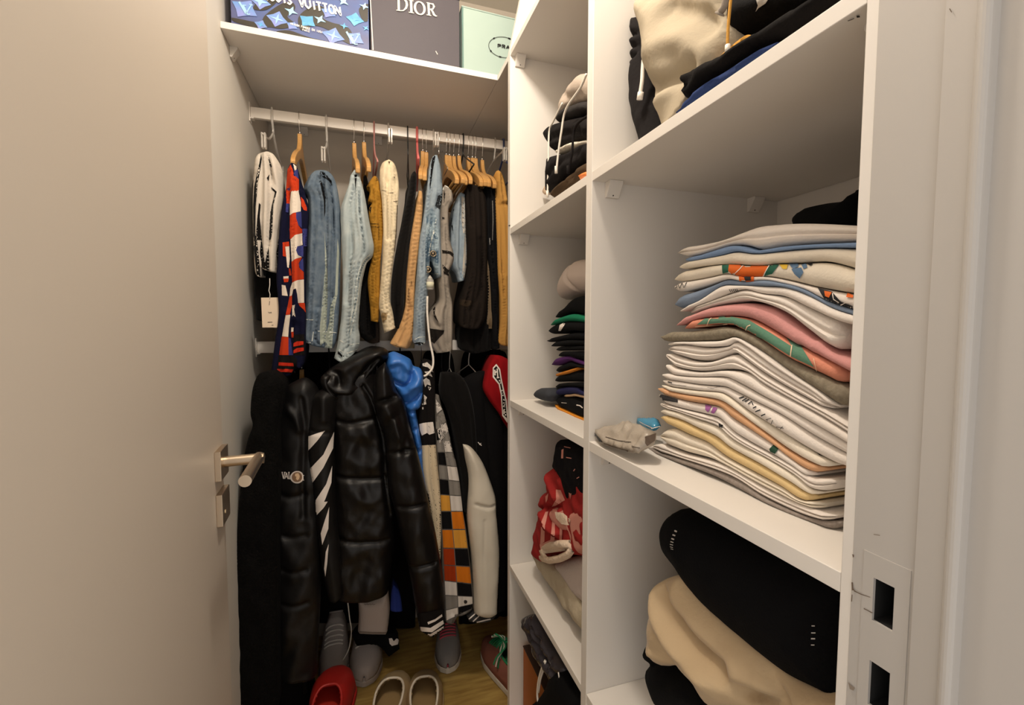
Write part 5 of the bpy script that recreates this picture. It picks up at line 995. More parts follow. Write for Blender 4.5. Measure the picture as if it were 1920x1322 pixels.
F('folded_shirt', 'dusty pink shirt arching across the middle of the large stack', pk_t, pk_b, tp, 0.446, ext=0.03)
gr_b = C4([(640, 1040), (760, 1022), (880, 1002), (1000, 1012)]) + C5([(920, 40), (1000, 80), (1100, 135), (1250, 232), (1430, 325), (1560, 392), (1640, 400)])
sg = F('folded_shirt', 'salmon shirt with a large green print under the pink shirt', C4([(640, 1015), (700, 982)]) + pk_b[2:], gr_b, tpe, 0.446, xcut=1574)
ol_t = C5([(442, 95), (520, 68), (640, 65), (780, 40), (860, 36)]) + gr_b[5:] ; ol_b = C5([(442, 105), (470, 128), (560, 132), (700, 127), (830, 122), (920, 100), (1020, 150), (1150, 240), (1300, 350), (1450, 450), (1560, 520), (1640, 540)])
F('folded_shirt', 'olive grey melange shirt sticking out to the left of the large stack', ol_t, ol_b, tol, 0.446, xcut=1588)
w = [None,
     C5([(490, 160), (600, 142), (740, 160), (880, 152), (920, 122), (1000, 160), (1200, 300), (1400, 425), (1530, 530), (1640, 560)]),
     C5([(478, 185), (540, 205), (660, 245), (780, 245), (900, 200), (970, 240), (1100, 330), (1300, 450), (1480, 542), (1640, 640)]),
     C5([(478, 240), (550, 288), (700, 312), (860, 302), (1000, 322), (1100, 392), (1300, 502), (1480, 602), (1640, 705)]),
     C5([(460, 312), (560, 332), (700, 342), (860, 342), (930, 372), (1050, 442), (1250, 542), (1450, 652), (1640, 760)]),
     C5([(455, 352), (560, 365), (700, 388), (850, 402), (900, 422), (1000, 472), (1200, 572), (1400, 702), (1640, 835)]),
     C5([(460, 385), (520, 402), (700, 425), (820, 434), (880, 462), (1000, 552), (1150, 642), (1330, 762), (1500, 860), (1640, 900)]),
     C5([(435, 400), (520, 425), (640, 452), (760, 467), (850, 492), (950, 562), (1100, 682), (1250, 792), (1450, 885), (1640, 890)]),
     C5([(437, 430), (560, 472), (660, 492), (780, 512), (840, 532), (900, 592), (1000, 652), (1150, 752), (1250, 832), (1400, 915), (1640, 905)]),
     C5([(420, 475), (480, 500), (600, 535), (760, 575), (830, 600), (930, 690), (1060, 770), (1250, 870), (1400, 950), (1640, 940)]),
     C5([(450, 530), (560, 552), (700, 600), (820, 650), (900, 720), (1100, 830), (1300, 950), (1420, 1035), (1640, 1000)]),
     C5([(445, 580), (500, 575), (600, 605), (700, 655), (800, 702), (900, 782), (1100, 882), (1250, 972), (1390, 1052), (1640, 1030)]),
     C5([(447, 600), (560, 652), (640, 692), (750, 740), (850, 822), (1000, 902), (1200, 1002), (1350, 1092), (1640, 1075)]),
     C5([(402, 745), (480, 752), (600, 802), (780, 852), (900, 902), (1100, 1012), (1300, 1102), (1500, 1172), (1640, 1130)]),
     C5([(372, 778), (520, 817), (700, 872), (850, 927), (960, 977), (1100, 1067), (1300, 1167), (1440, 1207), (1520, 1210), (1640, 1180)]),
     C5([(362, 795), (560, 857), (760, 927), (900, 1002), (1060, 1087), (1300, 1192), (1480, 1267), (1530, 1266), (1640, 1235)])]
LB = ['white shirt with a pulled fold directly under the olive one', 'white shirt with a deep V crease, second below the olive one', 'white shirt third below the olive one', 'white shirt fourth below the olive one', 'white shirt lying on the one with black script print', 'white shirt with black script lettering along its fold', 'ivory shirt lying directly on the peach one', 'peach shirt in the lower half of the large stack', 'white shirt with black end, purple stripes and green tab', 'light grey white shirt with a small black tab', 'white shirt directly on the butter yellow one', 'butter yellow shirt low in the large stack', 'puffy ivory shirt directly under the butter yellow one', 'white shirt lying on the grey one at the bottom', 'grey melange shirt at the bottom of the large stack']
ms = [tw, tw, tw, tw, tw, tw, tw2, tpc, tw, tw, tw2, tye, tw2, tw, tgr]
SH = []
CUT = [1565, 1552, None, None, None, None, 1553, 1541, 1523, 1556, 1534, 1523, 1533, 1557, 1563]
EX = [0, 0, 0.012, 0.012, 0.012, 0.006] + [0] * 9
for i in range(15):
    tp_ = w[i] if i else ol_b[1:]
    if i == 12: tp_ = C5([(445, 665), (530, 652)]) + w[12][1:]
    lo_ = w[i + 1]
    SH.append(F('folded_shirt', LB[i], tp_, lo_, ms[i], 0.446, lobes=2 if i in (1, 2, 9, 12, 13) else 1, ext=EX[i], xcut=CUT[i]))
tin, tgn, tor, tyl, tbl, tpu = mat('tee_print_black', '#17161a', 0.8), mat('tee_print_green', '#1d5c48', 0.8), mat('tee_print_orange', '#d8641c', 0.8), mat('tee_print_yellow', '#e0b93a', 0.8), mat('tee_print_blue', '#5a7898', 0.8), mat('tee_print_purple', '#9c5c98', 0.8)
decal(s4, [C4([(920, 618), (965, 614), (962, 660), (925, 668)])], tgn, 'green_print'); decal(s4, [C4([(965, 614), (1100, 618), (1245, 600), (1190, 684), (1080, 686), (990, 676), (962, 650)])], tor, 'orange_print'); decal(s4, [C4([(1240, 612), (1292, 614), (1250, 670), (1198, 682), (1215, 640)])], tgn, 'green_print')
decal(s4, [ribbon(C4([(1000, 672), (1040, 640), (1060, 618)]), 1.2), ribbon(C4([(1190, 684), (1235, 612)]), 1.4)], white_print, 'fine_print', off=0.002)
decal(s4, [C4([(1290, 606), (1355, 598), (1345, 640), (1320, 640)])], tyl, 'yellow_print')
for p in ([(1355, 600), (1420, 600), (1420, 625), (1390, 640), (1370, 625)], [(1375, 640), (1440, 630), (1455, 660), (1430, 700), (1395, 670)], [(1440, 612), (1470, 606), (1480, 630), (1455, 640)]): decal(s4, [C4(p)], tbl, 'pixel_print')
decal(s4, [C4([(1475, 606), (1530, 600), (1500, 620)])], tin, 'pixel_print')
decal(s5, [ribbon(curve(C4([(600, 735), (620, 765), (632, 738), (645, 765), (660, 735), (672, 762), (690, 728), (705, 725)]), 4), 1.0)], tin, 'fine_print')
decal(s5, [C4([(1030, 690), (1130, 692), (1130, 716), (1060, 722), (1035, 715)])], tor, 'orange_badge'); decal(s5, [C4([(1065, 694), (1110, 695), (1112, 712), (1075, 714)])], tin, 'badge_centre', off=0.002)
decal(s5, [C4([(1545, 765), (1640, 790), (1700, 850), (1778, 880), (1778, 915), (1690, 880), (1600, 840)])], tin, 'dark_print'); decal(s5, [C4([(1590, 785), (1640, 795), (1625, 825), (1600, 815)]), C4([(1740, 800), (1780, 815), (1778, 830), (1735, 825)])], tor, 'orange_print', off=0.002)
decal(s5, [ribbon(C4([(1645, 800), (1655, 835), (1690, 855)]), 1.4), ribbon(C4([(1700, 870), (1740, 855), (1775, 850)]), 1.4), ribbon(C4([(1755, 905), (1770, 880)]), 1.2)], white_print, 'fine_print', off=0.002)
decal(s7, [ribbon(C4([(970 + 12 * k, 772 - k), (978 + 12 * k, 788 - k)]), 1.2) for k in range(5)] + [C4([(1060, 782), (1090, 785), (1070, 800)])], tin, 'fine_print'); decal(s7, [ribbon(C4([(1150, 790), (1230, 812), (1320, 820)]), 0.9)], tin, 'fine_print')
decal(sg, [C4([(755, 1005), (820, 960), (970, 952), (1100, 978), (1240, 1060), (1380, 1150)]) + C5([(1210, 60), (1330, 160), (1410, 280), (1270, 215), (1100, 110), (930, 30)]) + C4([(1000, 995), (900, 992)])], tg_, 'green_print')
decal(sg, [ribbon(C4([(822, 1008), (840, 975), (860, 958)]), 1.3), ribbon(C4([(1075, 1045), (1090, 1015), (1110, 1008)]), 1.8), ribbon(C5([(1268, 215), (1272, 150)]), 2.0), ribbon(C5([(690, 35), (880, 18), (930, 40), (1100, 130), (1260, 222), (1430, 310)]), 1.0), ribbon(C5([(1430, 310), (1405, 230)]), 1.0)], mat('print_cream_line', '#e8c8a8', 0.8), 'fine_print', off=0.002)
decal(SH[5], [ribbon(C5(p), 2.0) for p in ([(955, 470), (985, 462)], [(975, 485), (1000, 470)], [(990, 490), (1015, 478)], [(1010, 505), (1030, 490), (1040, 510)], [(1040, 530), (1060, 520)], [(1055, 550), (1085, 540)], [(1090, 575), (1115, 565)])] + [ribbon(C5(p), 1.0) for p in ([(1110, 600), (1150, 590)], [(1120, 610), (1130, 600)], [(1160, 600), (1150, 625)], [(1180, 640), (1225, 650)], [(1205, 655), (1220, 640)])], tin, 'lettering')
decal(SH[5], [ribbon(C5([(525, 372), (550, 378)]), 1.4), ribbon(C5([(540, 385), (640, 398)]), 0.5), ribbon(C5([(760, 405), (800, 410), (850, 395)]), 0.5)], tin, 'fine_print')
decal(SH[6], [C5([(1425, 800), (1460, 820), (1440, 815)])], tin, 'dark_print')
decal(SH[8], [C5([(437, 432), (540, 466), (585, 480), (585, 497), (480, 480), (440, 462)])], tin, 'black_end'); decal(SH[8], [C5([(752, 510), (790, 518), (770, 555), (752, 540)]), C5([(800, 524), (825, 530), (805, 562), (785, 556)])], tpu, 'purple_stripe'); decal(SH[8], [C5([(1140, 775), (1165, 750), (1200, 765), (1175, 805), (1145, 790)])], mat('tee_print_forest', '#17402c', 0.8), 'green_tab')
decal(SH[9], [C5([(832, 625), (860, 632), (848, 658), (828, 650)])], tin, 'black_tab')
g = cloth('black_baseball_hat', C4([(1415, 328), (1440, 280), (1500, 235), (1600, 210), (1750, 185), (1800, 115), (1830, 110), (1830, 460), (1600, 460), (1440, 420)]), ('X', 0.60), fab('cap_black', '#0d0d0d'), 0.04, 0.05, 0.10, hem=False, floor=atX(1540, 417, 0.446).z + 0.001); tag(g, 'black cap lying behind the top of the large shirt stack', 'cap')
# packets in clear bags
PP = ('P', tuple(atZ(1170, 830, LV[2][1] + 0.020)), (-0.50, 0.10, 0.86))
wrap = mat('polybag', '#cfc6ba', 0.12, trans=0.55, spec=0.6)
g = cloth('bagged_shirt', [(1114, 815), (1118, 812), (1150, 804), (1180, 797), (1231, 812), (1228, 828), (1206, 840), (1195, 847), (1180, 846), (1150, 838), (1128, 831)], PP, fab('packed_grey', '#a3988a', rough=0.3, spec=0.5), 0.012, 0.012, 0.02, flat=True, bk=0.6, folds=[([(1133, 820), (1165, 828), (1200, 833)], 0.004, -0.006), ([(1135, 826), (1165, 835), (1195, 840)], 0.004, -0.006), ([(1185, 806), (1180, 815)], 0.006, 0.006)], wob=(0.006, 40, 40)); tag(g, 'grey shirt packed in a clear bag at the left of the shelf', 'package')
decal(g, [[(1110, 813), (1116, 811), (1131, 828), (1124, 831)]], blackm, 'black_edge'); decal(g, [ribbon([(1136, 819), (1160, 826), (1184, 829)], 1.2), ribbon([(1133, 831), (1160, 840), (1182, 846)], 1.4), ribbon([(1185, 836), (1200, 840)], 1.4)], fab('bag_crease_shade', '#4a4038'), 'seam'); decal(g, [[(1210, 818), (1230, 812), (1228, 826), (1214, 836), (1210, 830)]], fab('bag_shadow', '#5d5046'), 'bag_end_shade')  # crease shade and shaded right end are painted on the bag
g = cloth('blue_packet', [(1194, 793), (1199, 788), (1235, 786), (1240, 798), (1230, 806), (1222, 806)], ('P', tuple(atZ(1215, 800, LV[2][1] + 0.03)), (-0.45, 0.1, 0.88)), mat('blue_foil', '#4590b4', 0.2, spec=0.6, bump=(60, 0.4, 0.003)), 0.008, 0.006, 0.02, flat=True, hem=False); tag(g, 'shiny blue packet behind the bagged grey shirt', 'package')
decal(g, [ribbon([(1200, 790), (1213, 797), (1226, 803)], 1.0), ribbon([(1222, 803), (1238, 799)], 1.2)], white_print, 'fine_print')

# ---------------------------------------------------------------- near compartment, bottom: black roll and cream fleece
g = cloth('black_rolled_jacket', HH([(615, 168), (560, 190), (520, 240), (512, 310), (540, 420), (620, 530), (700, 640), (800, 750), (950, 880), (1150, 1040), (1320, 1160), (1490, 1240), (1600, 1290), (1640, 1280), (1640, 600), (1560, 520), (1300, 450), (1000, 330), (750, 210)]), ('X', 0.475), fab('rolled_black', '#0a0a0c'), 0.05, 0.07, 0.26, wob=(0.006, 10, 10), hem=False, ceil=LV[2][0] - 0.001)
tag(g, 'large black rolled jacket with small white stitches under the shirt shelf', 'jacket')
sm = mat('reflective_stitch', '#cfc8c0', 0.6)
decal(g, [ribbon(HH([(552, 296 ), (566, 303)]), 3.0), ribbon(HH([(541, 320), (557, 326)]), 2.6), ribbon(HH([(534, 342), (550, 348)]), 2.4), ribbon(HH([(529, 360), (546, 366)]), 1.8), ribbon(HH([(526, 376), (544, 381)]), 1.4), ribbon(HH([(526, 390), (543, 395)]), 1.2), ribbon(HH([(530, 402), (545, 406)]), 1.0)], sm, 'reflective_stitch', join=False)
decal(g, [ribbon(HH([(1357, 851), (1376, 851)]), 1.8), ribbon(HH([(1355, 892), (1380, 892)]), 2.0), ribbon(HH([(1354, 926), (1378, 926)]), 2.4), ribbon(HH([(1354, 963), (1374, 963)]), 1.8)], sm, 'reflective_stitch', join=False)
g = cloth('cream_fleece', HH([(625, 542), (540, 565), (490, 590), (482, 640), (460, 740), (447, 860), (455, 960), (470, 1050), (515, 1088), (570, 1085), (650, 1110), (690, 1150), (760, 1220), (820, 1290), (900, 1360), (1700, 1400), (1680, 1290), (1500, 1240), (1300, 1150), (1150, 1030), (950, 870), (800, 740), (690, 630)]), ('X', 0.452), fab('fleece_cream', '#c0a886', sc=90, st=0.5, dist=0.003, sheen=0.2), 0.045, 0.06, 0.26,
    folds=[(HH([(560, 640), (620, 740), (700, 840), (800, 950), (950, 1080)]), 0.012, -0.034), (HH([(480, 960), (560, 1060), (640, 1100)]), 0.008, 0.008), (HH([(540, 640), (600, 780), (720, 930), (900, 1100)]), 0.02, 0.020), (HH([(1060, 1210), (1180, 1260), (1320, 1290)]), 0.009, -0.022), (HH([(1150, 1040), (1220, 1150), (1310, 1280)]), 0.007, -0.022), (HH([(590, 960), (600, 1040)]), 0.018, -0.020)], floor=LV[3][1] + 0.0005, wob=(0.010, 12, 12), hem=False)
tag(g, 'crumpled cream fleece stuffed under the black rolled jacket', 'jacket')
g = cloth('black_trousers', HH([(440, 925), (410, 960), (400, 1010), (430, 1070), (415, 1090), (430, 1180), (490, 1340), (900, 1420), (860, 1320), (760, 1230), (690, 1160), (600, 1090), (480, 1050)]), ('X', 0.468), fab('folded_black', '#0b0b0c'), 0.03, 0.04, 0.24, folds=[(HH([(420, 1080), (520, 1080), (620, 1110)]), 0.006, -0.012)], floor=LV[3][1] + 0.0005, hem=False); tag(g, 'black folded trousers at the bottom under the cream fleece', 'trousers')
g = cloth('cream_flap', HH([(672, 1158), (690, 1152), (760, 1220), (850, 1330), (780, 1330), (720, 1240), (680, 1180)]), ('X', 0.440), fab('flap_sand', '#cfa97c'), 0.008, 0.012, 0.015, floor=LV[3][1] + 0.0005, hem=False); tag(g, 'narrow sand coloured cloth flap folded over the black trousers', 'cloth')
g = cloth('white_cloth', HH([(412, 1125), (420, 1122), (440, 1190), (470, 1330), (430, 1330), (418, 1200)]), ('X', 0.455), tw, 0.006, 0.01, 0.05, floor=LV[3][1] + 0.0005, hem=False); tag(g, 'white cloth edge left of the black folded trousers', 'cloth')

# ---------------------------------------------------------------- near compartment, top: hoodies
hg = fab('hoodie_oatmeal', '#a99d88', sc=150, st=0.4, dist=0.002); hb_ = fab('hoodie_black', '#1b1818', sc=150, st=0.4, dist=0.002)
g = cloth('black_hoodie', KK([(420, 100), (340, 120), (305, 165), (310, 220), (335, 270), (318, 320), (335, 380), (318, 430), (335, 510), (340, 560), (400, 780), (430, 880), (450, 960, 's'), (620, 860, 's'), (560, 640), (500, 450), (460, 300), (450, 180)]), ('X', 0.462), hb_, 0.03, 0.04, 0.22,
    folds=[(KK([(330, 275), (390, 240), (455, 210)]), 0.006, -0.014), (KK([(320, 365), (390, 320), (460, 290)]), 0.006, -0.014), (KK([(325, 440), (390, 390), (430, 360)]), 0.006, -0.014), (KK([(340, 520), (400, 450)]), 0.006, -0.010)], floor=LV[1][1] + 0.0005, wob=(0.005, 16, 16)); tag(g, 'black hoodie with ribbed folds and a white drawstring on the top shelf', 'hoodie')
dr = MB(); dr.tube([atX(x, y, X_) for (x, y), X_ in zip(curve(KK([(465, 300), (435, 350), (425, 430), (420, 520), (408, 600), (405, 630)]), 4), np.linspace(0.430, 0.424, 21))], 0.0032, 8); 
dr.tube([atX(*KK([(412, 590)])[0], 0.424), atX(*KK([(404, 640)])[0], 0.424)], 0.005, 8)
dr.build('drawstring', whitep, g, True)
g = cloth('oatmeal_hoodie', KK([(450, -60), (425, 60), (425, 120), (455, 200), (465, 300), (490, 420), (530, 560), (560, 660), (590, 765), (610, 860), (700, 830), (800, 720), (920, 560), (1010, 400), (1030, 250), (1000, 80), (960, -60)]), ('X', 0.455), hg, 0.04, 0.05, 0.25,
    folds=[(KK([(700, 80), (830, 120), (960, 170)]), 0.018, -0.024), (KK([(540, 400), (680, 320), (850, 260)]), 0.02, 0.010), (KK([(560, 570), (720, 540), (850, 460)]), 0.012, -0.018), (KK([(600, 700), (720, 600)]), 0.012, 0.008)], floor=LV[1][1] + 0.0005, wob=(0.010, 12, 12)); tag(g, 'oatmeal hoodie slumped in the middle of the top shelf', 'hoodie')
ct = MB(); ct.tube([atX(x, y, 0.405) for x, y in curve(KK([(960, -20), (945, 40), (925, 70), (915, 90)]), 4)], [0.004] * 10 + [0.006] * 3, 8); ct.build('drawstring', fab('cord_grey', '#8d8378'), g, True)
g = cloth('black_sweatshirt', KK([(900, -120), (940, 100), (990, 180), (1015, 270), (1100, 220), (1180, 160), (1400, 60), (1640, -80)]), ('X', 0.47), fab('sweat_black', '#0d0c0c'), 0.03, 0.05, 0.22, wob=(0.010, 14, 14), hem=False); tag(g, 'black sweatshirt heaped behind the golden cord on the top shelf', 'sweatshirt')
decal(g, [KK([(1150, -10), (1230, -10), (1215, 15), (1170, 45), (1150, 70), (1165, 30)])], fab('white_stain_print', '#b8b4ac'), 'white_patch')
gc = MB(); gc.tube([atX(x, y, 0.42) for x, y in curve(KK([(992, -40), (980, 80), (972, 180), (968, 290)]), 4)], 0.0018, 8); gcm = fab('golden_cord', '#cf9a4a')
o = gc.build('golden_cord', gcm, None, True); tag(o, 'thin golden cord hanging with a pale tip on the top shelf', 'drawstring'); o.name = 'golden_string'
MB().tube([atX(*KK([(970, 285)])[0], 0.42), atX(*KK([(968, 335)])[0], 0.42)], 0.0032, 10).build('cord_tip', whitep, o, True)
g = cloth('golden_strap', KK([(1080, 225), (1140, 228), (1000, 320), (930, 375), (905, 375), (960, 320)]), ('X', 0.425), gcm, 0.006, 0.01, 0.03, hem=False); tag(g, 'flat golden strap lying on the black garment of the top shelf', 'strap')
g = cloth('folded_black_sweater', KK([(700, 620), (690, 590), (715, 555), (685, 525), (720, 470), (770, 440), (870, 385), (960, 345), (1140, 230), (1350, 100), (1640, -80), (1700, -80), (1500, 140), (1300, 270), (1150, 320), (960, 460), (840, 530), (740, 640)]), ('X', 0.415), fab('sweater_black', '#100d0c'), 0.022, 0.03, 0.28, floor=LV[1][1] + 0.0005, wob=(0.006, 20, 20), hem=False, folds=[(KK([(760, 455), (775, 500), (740, 560)]), 0.006, -0.008)]); tag(g, 'folded black sweater along the front of the top shelf', 'sweater')
g = cloth('navy_shirt', KK([(620, 760), (700, 660), (740, 612), (840, 528), (960, 455), (1150, 330), (1290, 265), (1180, 370), (960, 500), (880, 540), (780, 660), (700, 720)]), ('X', 0.405), fab('shirt_navy', '#2b3a63'), 0.010, 0.014, 0.26, floor=LV[1][1] + 0.0005, hem=False); tag(g, 'navy shirt edge under the folded black sweater on the top shelf', 'shirt')
g = cloth('brown_sweatshirt', KK([(380, -60), (360, 60), (345, 112), (375, 110), (400, 30), (430, -60)]), ('X', 0.50), fab('sand_knit', '#c7a87e'), 0.012, 0.02, 0.1, hem=False); tag(g, 'sand coloured knit edge above the black hoodie', 'sweater')
g = cloth('dark_sweatshirt', KK([(385, 105), (405, 20), (440, -60), (470, -60), (430, 60), (420, 105)]), ('X', 0.49), hb_, 0.012, 0.02, 0.1, hem=False); tag(g, 'black sleeve edge between the sand knit and the oatmeal hoodie', 'sweater')

# ---------------------------------------------------------------- far compartments
EE, DD, GG = Q(940, 0, 3.003), Q(940, 420, 3.003), Q(940, 800, 2.531)
hgrey = fab('hoodie_light_grey', '#b9aa9c'); hchar = fab('hoodie_charcoal', '#33302f'); holive = fab('hoodie_brown', '#4a3a2a')
Gh = 'folded hoodies in the far upper compartment'
def hood(nm, pts, X, m, lb, fo=(), back=0.24):
    g = cloth(nm, EE(pts), ('X', X), m, 0.022, 0.03, back, folds=fo, wob=(0.006, 18, 18), hem=False, floor=LV[1][1] + 0.0005); return tag(g, lb, 'hoodie', Gh)
h1 = hood('folded_hoodie', [(335, 650), (340, 580), (365, 515), (430, 440), (480, 412), (620, 440), (620, 570), (480, 570), (400, 590)], 0.475, hgrey, 'light grey hoodie on top of the far upper stack', [(EE([(370, 540), (440, 560), (480, 540)]), 0.01, -0.008)])
hood('folded_hoodie', [(315, 665), (345, 620), (440, 577), (480, 570), (620, 560), (620, 640), (480, 640), (440, 655), (330, 692)], 0.468, hchar, 'charcoal hoodie second in the far upper stack')
h3 = hood('folded_hoodie', [(255, 760), (285, 705), (400, 670), (480, 655), (620, 640), (620, 780), (480, 785), (400, 812), (300, 848), (275, 812)], 0.462, hb_, 'black hoodie in the middle of the far upper stack', [(EE([(290, 790), (380, 760), (480, 740)]), 0.008, -0.010)])
hood('folded_hoodie', [(305, 850), (400, 800), (440, 795), (480, 788), (620, 780), (620, 815), (480, 815), (410, 835), (320, 868)], 0.458, tw2, 'thin cream hoodie layer in the far upper stack')
hood('folded_hoodie', [(268, 890), (300, 875), (380, 858), (480, 805), (620, 790), (620, 860), (480, 920), (390, 980), (300, 1062), (262, 1085), (270, 960)], 0.455, hb_, 'black hoodie low in the far upper stack', [(EE([(290, 1000), (380, 910), (480, 860)]), 0.008, -0.008)])
hood('folded_hoodie', [(285, 1105), (310, 1060), (370, 1010), (430, 955), (480, 920), (620, 860), (620, 960), (480, 1000), (400, 1050), (320, 1110)], 0.450, holive, 'dark brown hoodie at the bottom of the far upper stack', [(EE([(320, 1090), (380, 1040), (440, 970)]), 0.006, -0.010), (EE([(380, 1060), (440, 1010)]), 0.005, -0.008)])
for pts, X, m, r, lb in (([(475, 415), (440, 495), (360, 615), (335, 740), (318, 860), (306, 975)], 0.425, whitep, 0.0052, 'white drawstring in front of the black folded hoodies'), ([(340, 580), (290, 680), (266, 740), (262, 900), (257, 1110)], 0.440, whitep, 0.0048, 'long cream drawstring at the outer edge of the hoodie stack'), ([(478, 655), (430, 690), (405, 740), (396, 850), (388, 900), (374, 975)], 0.422, hb_, 0.0055, 'black drawstring with a thick end over the hoodie stack')):
    b = MB(); b.tube([atX(x, y, X) for x, y in curve(EE(pts), 5)], r * 0.5, 8); b.tube([atX(*EE([pts[-1]])[0], X) + Vector((0, 0, 0.016)), atX(*EE([pts[-1]])[0], X)], r * 0.75, 8); o = b.build('drawstring', m, None, True); o.name = 'hoodie_string'; tag(o, lb, 'drawstring')
g = cloth('orange_pouch', EE([(438, 1005), (455, 975), (500, 962), (560, 970), (560, 1000), (480, 1000), (445, 1012)]), ('X', 0.43), mat('orange_plastic', '#f08a48', 0.5), 0.012, 0.014, 0.04, floor=LV[1][1] + 0.0005, hem=False); tag(g, 'small orange piece by the divider in the far upper compartment', 'pouch')
g = cloth('paper_tag', EE([(228, 1075), (246, 1038), (250, 1085), (240, 1095)]), ('X', 0.47), mat('kraft_paper', '#b7a08a', 0.8), 0.003, 0.01, 0.02, floor=LV[1][1] + 0.0005, hem=False); tag(g, 'small kraft paper corner beside the hoodie stack', 'paper')
# dark tees
tk = fab('tee_black', '#0b0b0c'); Gd = 'dark tees in the far middle compartment'
lay = [('black tee on top of the far dark stack, sloping up', [(278, 515), (340, 470), (390, 415), (470, 395), (640, 400)], [(283, 532), (330, 522), (390, 500), (470, 516), (640, 520)], tk),
       ('emerald green tee near the top of the far dark stack', [(253, 562), (300, 535), (390, 504), (470, 518), (640, 520)], [(256, 575), (320, 556), (390, 548), (470, 556), (640, 560)], fab('tee_emerald', '#1f7a58')),
       ('black tee with a white crescent print under the green tee', [(246, 598), (262, 575), (330, 556), (390, 548), (640, 556)], [(246, 605), (270, 622), (380, 600), (470, 612), (640, 615)], tk),
       ('black tee sticking out furthest left in the far dark stack', [(234, 655), (300, 635), (400, 610), (470, 612), (640, 615)], [(236, 660), (260, 666), (330, 655), (470, 650), (640, 650)], tk),
       ('black tee right below the furthest left one', [(258, 680), (300, 660), (400, 652), (640, 650)], [(262, 694), (400, 682), (640, 682)], tk),
       ('black tee two above the purple tee', [(285, 705), (330, 688), (640, 682)], [(290, 718), (400, 712), (640, 712)], tk),
       ('black tee lying directly on the purple tee', [(298, 735), (340, 716), (640, 712)], [(300, 752), (370, 742), (430, 762), (640, 800)], tk),
       ('purple tee in the middle of the far dark stack', [(256, 788), (300, 756), (370, 741), (430, 764), (640, 840)], [(262, 799), (320, 796), (380, 772), (430, 790), (640, 850)], fab('tee_purple', '#4a2458')),
       ('black tee between the purple and the orange tee', [(288, 805), (330, 795), (380, 773), (430, 792), (640, 830)], [(288, 842), (360, 825), (420, 806), (640, 830)], tk),
       ('thin orange tee in the middle of the far dark stack', [(286, 848), (360, 826), (420, 806), (430, 806)], [(290, 860), (360, 846), (424, 822), (430, 820)], fab('tee_orange', '#c47a2c')),
       ('black tee lying directly under the orange tee', [(282, 880), (300, 860), (424, 824), (640, 850)], [(285, 892), (400, 890), (640, 905)], tk),
       ('black tee lying directly on the navy tee', [(284, 905), (400, 891), (640, 905)], [(284, 930), (340, 916), (420, 916), (640, 940)], tk),
       ('navy tee low in the far dark stack', [(276, 945), (340, 916), (420, 916), (462, 945), (640, 990)], [(280, 964), (380, 961), (430, 962), (640, 1000)], fab('tee_navy', '#26264a')),
       ('thin tan tee under the navy tee', [(320, 966), (380, 962), (430, 961), (640, 1010)], [(330, 972), (390, 970), (430, 970), (640, 1020)], fab('tee_tan', '#a88a6c')),
       ('thick black tee lying on the bottom orange tee', [(270, 985), (300, 972), (400, 971), (640, 1040)], [(285, 1012), (350, 1050), (465, 1100), (640, 1160)], tk),
       ('bright orange tee at the bottom of the far dark stack', [(280, 1012), (350, 1052), (465, 1102), (640, 1165)], [(282, 1022), (350, 1072), (465, 1118), (640, 1185)], fab('tee_bright_orange', '#d98a2c'))]
DT = [F('folded_tee', lb, DD(t_), DD(b_), m_, 0.452, 0.24, group=Gd, n=30, cat='tee', minth=0.006) for i, (lb, t_, b_, m_) in enumerate(lay)]
decal(DT[2], [DD([(322, 600), (330, 568), (368, 548), (352, 575), (335, 600)])], white_print, 'crescent_print')
decal(DT[14], [ribbon(DD([(425, 1018), (445, 1022), (460, 1035)]), 2.0), ribbon(DD([(340, 1005), (370, 1008)]), 0.8)], white_print, 'fine_print')
g = cloth('white_baseball_hat', DD([(362, 425), (358, 370), (370, 300), (405, 235), (440, 208), (480, 196), (640, 190), (640, 400), (470, 395), (390, 415)]), ('X', 0.50), fab('hat_white', '#cbbcb2'), 0.04, 0.05, 0.16, folds=[(DD([(430, 225), (440, 310), (480, 380)]), 0.006, -0.008)], hem=False); tag(g, 'white cap standing on top of the far dark tee stack', 'cap')
g = cloth('grey_baseball_hat', DD([(198, 962), (205, 940), (228, 924), (275, 926), (290, 960), (282, 1000), (262, 997), (215, 985)]), ('X', 0.446), fab('cap_slate', '#3d3f44'), 0.016, 0.02, 0.10, floor=LV[2][1] + 0.0005, hem=False); tag(g, 'slate grey cap poking out left of the far dark tee stack', 'cap')
# robe and blankets
rr = fab('robe_red', '#9c2a28'); rp = fab('robe_pink', '#d28f80'); rc = fab('robe_fleece', '#dfc8b0', sc=90, st=0.9, dist=0.005)
g = cloth('striped_robe', GG([(250, 250), (268, 188), (330, 200), (480, 240), (520, 400), (520, 620), (390, 612), (335, 604), (290, 632), (240, 648), (200, 632), (182, 590), (185, 520), (197, 440), (215, 400), (208, 350), (225, 310), (252, 290)]), ('X', 0.440), rr, 0.030, 0.035, 0.24,
    folds=[(GG([(250, 395), (290, 470), (330, 500)]), 0.007, 0.016), (GG([(330, 350), (345, 420), (335, 520), (350, 600)]), 0.007, -0.014), (GG([(215, 395), (260, 380), (330, 370)]), 0.006, -0.014), (GG([(262, 200), (300, 290), (330, 350)]), 0.010, 0.010)], floor=LV[3][1] + 0.0005, wob=(0.007, 22, 22), hem=False); tag(g, 'rolled red and pink striped bathrobe with cream fleece lining', 'robe')
